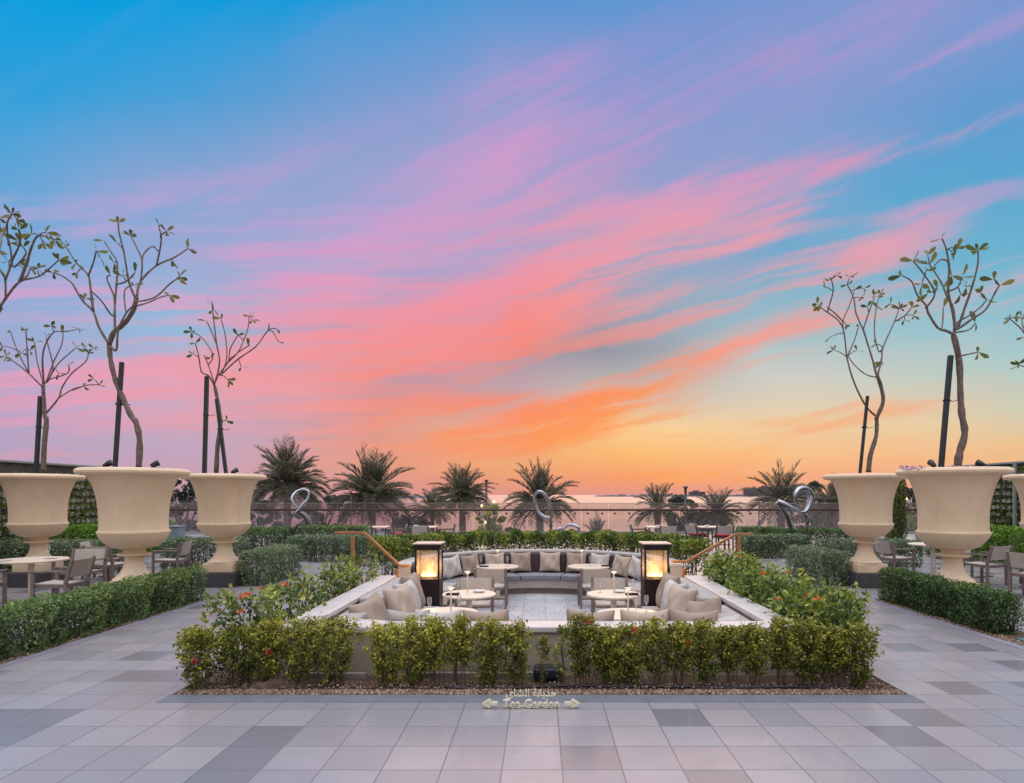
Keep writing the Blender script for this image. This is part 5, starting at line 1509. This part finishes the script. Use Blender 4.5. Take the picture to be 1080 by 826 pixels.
# ------------------------------------------------------------------ glass railing
def railing():
    Y = 30.0; pw = 1.27; x0 = -18.4; n = 29; zr = P(0, 537.8, Y).z; zt = P(0, 530.8, Y).z
    t = thing('glass_railing', 'long glass balustrade with dark red handrail along the sea edge of the terrace', 'railing', (0, Y, 0))
    for k in range(n):
        xa = x0 + k * pw
        g_ = MB().box(xa + .012, xa + pw - .012, -.008, .008, .04, zt).build('glass_panel', M['glass'], t)
        for q in (.30, pw - .30):
            MB().tube([(xa + q, -.035, zr - .17), (xa + q, .03, zr - .17)], .05, 14).build('bracket', M['black'], g_)
    MB().tube([(x0, -.08, zr), (x0 + n * pw, -.08, zr)], .05, 10).build('handrail', M['rail'], t, smooth=True)
    MB().box(x0, x0 + n * pw, -.012, .012, zt + .001, zt + .016).build('top_trim', M['wall_cap'], t)
    MB().box(x0, x0 + n * pw, -.05, .05, .0, .10).build('base_channel', M['wall_cap'], t)
railing()

# ------------------------------------------------------------------ looped steel sculptures
def sculpture(label, org, sc, curves, Y):
    t = thing('loop_sculpture', label, 'sculpture', (P(org[0] + 60, 0, Y).x, Y, 0), 0, 'looped steel sculptures')
    for name, pts, rad in curves:
        w = []
        for i, q in enumerate(pts):
            dz = q[2] if len(q) > 2 else 0.0
            p = P(org[0] + q[0] / sc, org[1] + q[1] / sc, Y); p.y += dz; w.append(p - t.location)
        sm = smooth_pts(w, 6); m_ = len(sm); k = len(rad) - 1
        rr = []
        for i in range(m_):
            f = i / (m_ - 1) * k; j = min(int(f), k - 1); rr.append(.82 * (rad[j] + (rad[j + 1] - rad[j]) * (f - j)))
        MB().tube(sm, rr, 16).build(name, M['dark_steel' if name == 'arch' else 'steel'], t, smooth=True)
sculpture('steel sculpture of a thin loop over two dark arches, on the left beside the handrail', (260, 490), 7.51, [
    ('loop', [(340, 445), (395, 390, -.1), (440, 325), (475, 270, .1), (478, 215, .15), (430, 197, .15), (385, 220, .05), (368, 265, -.1), (385, 310, -.15), (425, 350, -.1)], [.02, .05, .06, .05, .045, .05, .05, .04, .02]),
    ('arch', [(350, 408), (400, 380), (450, 395), (490, 450), (512, 530), (520, 620)], [.03, .07, .10, .11, .10, .09]),
    ('arch', [(472, 468), (430, 468), (392, 495), (372, 540), (366, 620)], [.012, .045, .075, .095, .09])], 20.6)
sculpture('steel sculpture with an upright oval ring above a low curl, behind the curved hedge', (520, 490), 6.75, [
    ('ring', [(418, 378), (370, 376, .05), (325, 340, .1), (300, 280, .1), (293, 225, 0), (325, 192, -.1), (365, 210, -.1), (395, 265, -.05), (408, 320, 0), (412, 372, 0)], [.03, .065, .06, .05, .055, .06, .07, .06, .05]),
    ('stem', [(414, 345), (412, 450), (412, 640)], [.04, .05, .06]),
    ('curl', [(428, 590), (428, 510), (450, 468, -.1), (485, 458, -.1), (472, 510), (500, 462, .1), (545, 430, .1), (598, 442), (612, 468), (595, 490), (555, 488)], [.06, .07, .07, .06, .04, .05, .06, .06, .05, .03])], 20.0)
sculpture('steel sculpture of a fat twisted loop on two legs, on the right beside the urn', (770, 490), 6.88, [
    ('leg', [(342, 272), (375, 310), (410, 370), (432, 430), (446, 490), (455, 620)], [.10, .09, .09, .085, .08, .08]),
    ('loop', [(345, 270), (385, 285, -.05), (440, 315, -.1), (500, 345, -.1), (550, 338, 0), (588, 285, .1), (602, 220, .15), (565, 178, .1), (505, 178, 0), (468, 215, -.1), (470, 265, -.1), (505, 325, -.05), (540, 352)], [.11, .11, .09, .05, .08, .11, .12, .11, .11, .09, .07, .04, .03]),
    ('leg', [(520, 335), (548, 365), (560, 410), (552, 480), (545, 620)], [.04, .07, .08, .06, .06])], 20.4)

# ------------------------------------------------------------------ palms and trees on the beach side
def palm(label, px, py, rpx, Y, seed, nf=46, ground=-5.0, droop=1.0, up=.35, small=False):
    rg = random.Random(seed); c = P(px, py, Y); rad = rpx / FPX * Y
    t = thing('date_palm', label, 'palm', (c.x, Y, ground), 0, 'date palms below the terrace'); o = t.location
    H = c.z - ground; tr = MB(); lean = rg.uniform(-.03, .03) * H
    k = 26; pts = [(lean * math.sin(i / k * 1.5), 0, H * i / k) for i in range(k + 1)]
    rb = .26 if not small else .18
    tr.tube(pts, [rb * (1.15 - .2 * i / k + (.10 if i % 2 else 0) + (.35 if i > k - 4 else 0)) for i in range(k + 1)], 12)
    tr.build('trunk', M['palm_trunk'], t, smooth=False)
    top = np.array(pts[-1]); cs_, ds_, ss_ = [], [], []; ra = MB()
    for f in range(nf):
        az = f * 2.39996 + rg.uniform(-.2, .2); el = R(84 - 112 * (f / nf) ** .9 * droop + rg.uniform(-15, 15)); L = rad * rg.uniform(.74, 1.20) * (1 if el > 0 else .9)
        d = np.array([math.cos(az) * math.cos(el), math.sin(az) * math.cos(el), math.sin(el)]); hz = np.array([math.cos(az), math.sin(az), 0])
        p = top + d * .12; pp = [p.copy()]; st = 12
        for i in range(st):
            q = i / st; p = p + d * L / st; d = d + np.array([0, 0, -1]) * (rg.uniform(.03, .09) + .13 * q) * (1.0 - .35 * abs(math.sin(el))) ; d /= np.linalg.norm(d); pp.append(p.copy())
        ra.tube([Vector(x) for x in pp], [.035 * (1 - i / (st + 1)) + .004 for i in range(st + 1)], 4, False)
        pp = np.array(pp)
        for i in range(40):
            q = .10 + .90 * i / 39; j = min(int(q * st), st - 1); fr_ = q * st - j; b = pp[j] * (1 - fr_) + pp[j + 1] * fr_
            tg = pp[j + 1] - pp[j]; tg /= np.linalg.norm(tg); sd = np.cross(tg, [0, 0, 1]); sd /= np.linalg.norm(sd) + 1e-6; un = np.cross(sd, tg)
            ll = rad * .24 * (math.sin(math.pi * min(1, q * .85 + .12)) ** .6 + .15)
            for s in (-1, 1):
                dv = tg * rg.uniform(.6, 1.2) + sd * s * .75 + un * rg.uniform(.05, .5) + np.array([0, 0, -.12]); dv /= np.linalg.norm(dv)
                cs_.append(b + dv * ll * .5); ds_.append(dv); ss_.append(ll)
    cr = leaf_mesh('crown', np.array(cs_), np.array(ds_), np.array(ss_), .075 if not small else .09, M['leaf_palm'], t, np.clip(RNG.normal(.45, .30, len(cs_)), 0, 1), fold=.05)
    ra.build('frond_ribs', M['leaf_palm_rib'], cr)
M['leaf_palm_rib'] = mk('palm_rib', (.10, .10, .07), .7, .2, 5)
for a in [('tall dense date palm left of the left handrail', 305, 508, 46, 46, 1, 60),
          ('broad date palm with spreading fronds above the left handrail', 390, 521, 50, 47, 2, 56),
          ('date palm above the left fire lantern, dense upright crown', 489, 520, 36, 52, 3, 52),
          ('thin loose date palm just left of the dense palm above the left lantern', 457, 535, 26, 56, 4, 26),
          ('date palm behind the ring sculpture at the middle', 569, 527, 42, 48, 5, 46),
          ('low small date palm right of the ring sculpture, crown below the handrail', 629, 566, 28, 44, 6, 30),
          ('loose date palm above the right fire lantern', 694, 534, 36, 56, 7, 34),
          ('compact date palm with stubby upright fronds right of the lamp post', 757, 538, 32, 58, 8, 46),
          ('tall date palm behind the fat loop sculpture on the right', 824, 526, 48, 46, 9, 44),
          ('date palm mostly hidden behind the right urn closest to the handrail', 880, 532, 40, 52, 10, 50)]:
    palm(a[0], a[1], a[2] + 4, a[3] * (.95 if a[1] < 600 else .86), a[4], a[5], int(a[6] * (1.3 if a[1] < 600 else .95)), small=a[3] < 30)


def tree(label, px, top, hw, Y, seed, ground=-5.0, n=7500, mat='leaf_tree', leaf=.24, name='broadleaf_tree', low=.25):
    rg = random.Random(seed); zt = P(0, top, Y).z; x = (px - CX) / FPX * Y; W = hw / FPX * Y; H = zt - ground
    t = thing(name, label, 'tree', (x, Y, ground), 0, 'trees below the terrace')
    tr = MB(); tr.tube(smooth_pts([(0, 0, 0), (.1, 0, H * .25), (-.05, .1, H * .5)], 4), [.22, .21, .2, .19, .18, .17, .16, .15, .14], 9)
    for k in range(7):
        a = k * .9; tr.tube([(0, .05, H * .4), (W * .35 * math.cos(a), W * .35 * math.sin(a), H * .62), (W * .6 * math.cos(a), W * .6 * math.sin(a), H * .82)], [.10, .06, .02], 6)
    tr.build('trunk', M['bark'], t, smooth=True)
    C, D, T = [], [], []
    for k in range(34):
        a = rg.random() * 6.283; zz = rg.uniform(low, .96); q = W * math.sqrt(max(0.05, 1 - ((zz - .55) / .5) ** 2)) * math.sqrt(rg.random())
        c0 = np.array([q * math.cos(a), q * math.sin(a), H * zz]); cr = W * rg.uniform(.18, .34); m_ = n // 34
        p = RNG.normal(size=(m_, 3)); p /= np.linalg.norm(p, axis=1, keepdims=True); p *= RNG.uniform(.2, 1, (m_, 1)) ** .5
        C.append(c0 + p * np.array([cr, cr, cr * .7])); D.append(p + RNG.normal(size=(m_, 3)) * .5 + np.array([0, 0, .3])); T.append(np.full(m_, rg.gauss(.45, .2)) + RNG.normal(size=m_) * .15)
    C = np.concatenate(C)
    leaf_mesh('crown', C, np.concatenate(D), RNG.uniform(.7, 1.3, len(C)) * leaf, .55, M[mat], t, np.clip(np.concatenate(T), 0, 1))
tree('dark bushy tree between the two left urns, beyond the green wall', 195, 499, 28, 50, 31, n=5200)
tree('dark low tree between the tall dense palm and the left urns', 270, 528, 24, 62, 32)
tree('dark rounded tree between the two palms on the left', 340, 522, 26, 66, 33)
tree('dark low tree behind the palm right of the left handrail', 430, 545, 30, 58, 34)
tree('dark low tree between the lamp pole and the ring sculpture', 532, 556, 22, 60, 35)
tree('low dark tree left of the lamp post on the right', 722, 523, 20, 70, 36)
tree('wide dark tree behind the right lantern and lamp post', 742, 538, 26, 62, 37)
tree('dark tree left of the right urn closest to the handrail', 866, 507, 26, 58, 38, n=5200)
tree('dark tree seen between the two right urns', 958, 505, 22, 60, 39)
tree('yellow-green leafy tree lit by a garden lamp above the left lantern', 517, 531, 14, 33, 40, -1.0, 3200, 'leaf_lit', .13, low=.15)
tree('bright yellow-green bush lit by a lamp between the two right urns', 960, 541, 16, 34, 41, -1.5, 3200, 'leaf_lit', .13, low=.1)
for px, py, Y, lab in ((508, 533.5, 32.2, 'small lit garden lamp in the yellow-green tree, upper left one'), (521, 529.5, 32.4, 'small lit garden lamp at the top of the yellow-green tree'), (512, 551, 32.0, 'bright lit garden lamp low in the yellow-green tree'), (956, 526.5, 33, 'bright garden lamp between the two right urns')):
    p = P(px, py, Y); t = thing('garden_lamp', lab, 'lamp', (p.x, Y, -1.0), 0, 'garden lamps beyond the railing')
    MB().tube([(0, 0, 0), (0, 0, p.z + 1.0 - .06)], .022, 8).build('pole', M['black'], t, smooth=True)
    MB().lathe([(.0, -.08), (.035, -.06), (.05, 0), (.035, .06), (.0, .09)], 16, (0, 0, p.z + 1.0), False, False).build('globe', M['lawn_lamp'], t, smooth=True)
    l = bpy.data.lights.new('garden_lamp_light', 'POINT'); l.energy = 14; l.color = (1.0, .88, .45); l.shadow_soft_size = 0.0
    lo = bpy.data.objects.new('garden_lamp_light', l); COL.objects.link(lo); lo.parent = t; lo.location = (0, -.25, p.z + 1.0)
for px, top, Y, w, lab in ((723, 515, 40, .12, 'dark lamp post rising beyond the railing on the right'), (513, 508, 40, .09, 'thin dark pole rising beside the yellow-green tree'), (370, 520, 40, .05, 'thin dark pole among the left palms'), (800.5, 517, 44, .05, 'thin dark pole left of the fat loop sculpture')):
    p = P(px, top, Y); t = thing('lamp_post', lab, 'post', (p.x, Y, -5), 0, 'poles beyond the railing')
    MB().tube([(0, 0, 0), (0, 0, p.z + 5)], [w, w * .7], 10).build('pole', M['black'], t, smooth=True)
    MB().lathe([(w * 1.1, 0), (w * 1.5, .05), (w * 1.1, .12)], 12, (0, 0, p.z + 5)).build('head', M['black'], t)

# ------------------------------------------------------------------ far shore
def mound(name, label, x0, x1, Y, h, seed, n=160, depth=60, cat='breakwater'):
    rg = random.Random(seed); vs_ = []; fs = []
    for i in range(n + 1):
        x = x0 + (x1 - x0) * i / n; e = min(1, i / 8, (n - i) / 8) ** .5 if 0 < i < n else 0.02
        z = h * e * (.75 + .25 * math.sin(i * .7) * math.sin(i * .23 + 1) + rg.uniform(-.12, .12))
        for y, zz in ((Y - depth, -5.6), (Y - depth * .4, -5.1 + z * .7), (Y, -5.1 + z), (Y + depth * .4, -5.1 + z * .7), (Y + depth, -5.6)): vs_.append((x, y, zz))
    for i in range(n):
        for k in range(4): fs.append((i * 5 + k, i * 5 + 5 + k, i * 5 + 6 + k, i * 5 + 1 + k))
    o = MB().add(vs_, fs).build(name, M['land']); return tag(o, label, cat)
mound('breakwater', 'long low dark rock breakwater on the horizon right of the middle', 210, 1300, 2500, 9.5, 1)
mound('breakwater', 'short dark headland on the horizon above the left handrail', -420, -180, 1500, 8, 2, 80)
bl = random.Random(9)
for i, (px, w, hpx, lab) in enumerate([(792, 14, 7, 'hazy wide low building at the left end of the far shore group'), (806, 10, 9, 'hazy taller block second in the far shore group'), (820, 18, 7.5, 'hazy long building third in the far shore group'),
                                  (838, 9, 10, 'hazy tallest block of the far shore group'), (850, 14, 7, 'hazy low building at the right end of the far shore group'), (735, 16, 4, 'hazy low long shed on the far breakwater'), (420, 16, 3.4, 'hazy low shed on the far left headland')]):
    Y = 2480 if px > 500 else 1490; k = Y / FPX; x = (px - CX) * k
    t = thing('far_building', lab, 'building', (x, Y, -2), 0, 'buildings on the far shore')
    H = (hpx - 0.4) * k + 3; W = w * k / 2
    MB().box(-W, W, -12, 12, 0, H).build('wall', M['land'], t)
    r = MB().box(-W * .5, W * .2, -8, 8, H + .02, H + 1.3 * k).build('roof', M['land'], t)
print('objects', len(bpy.data.objects))
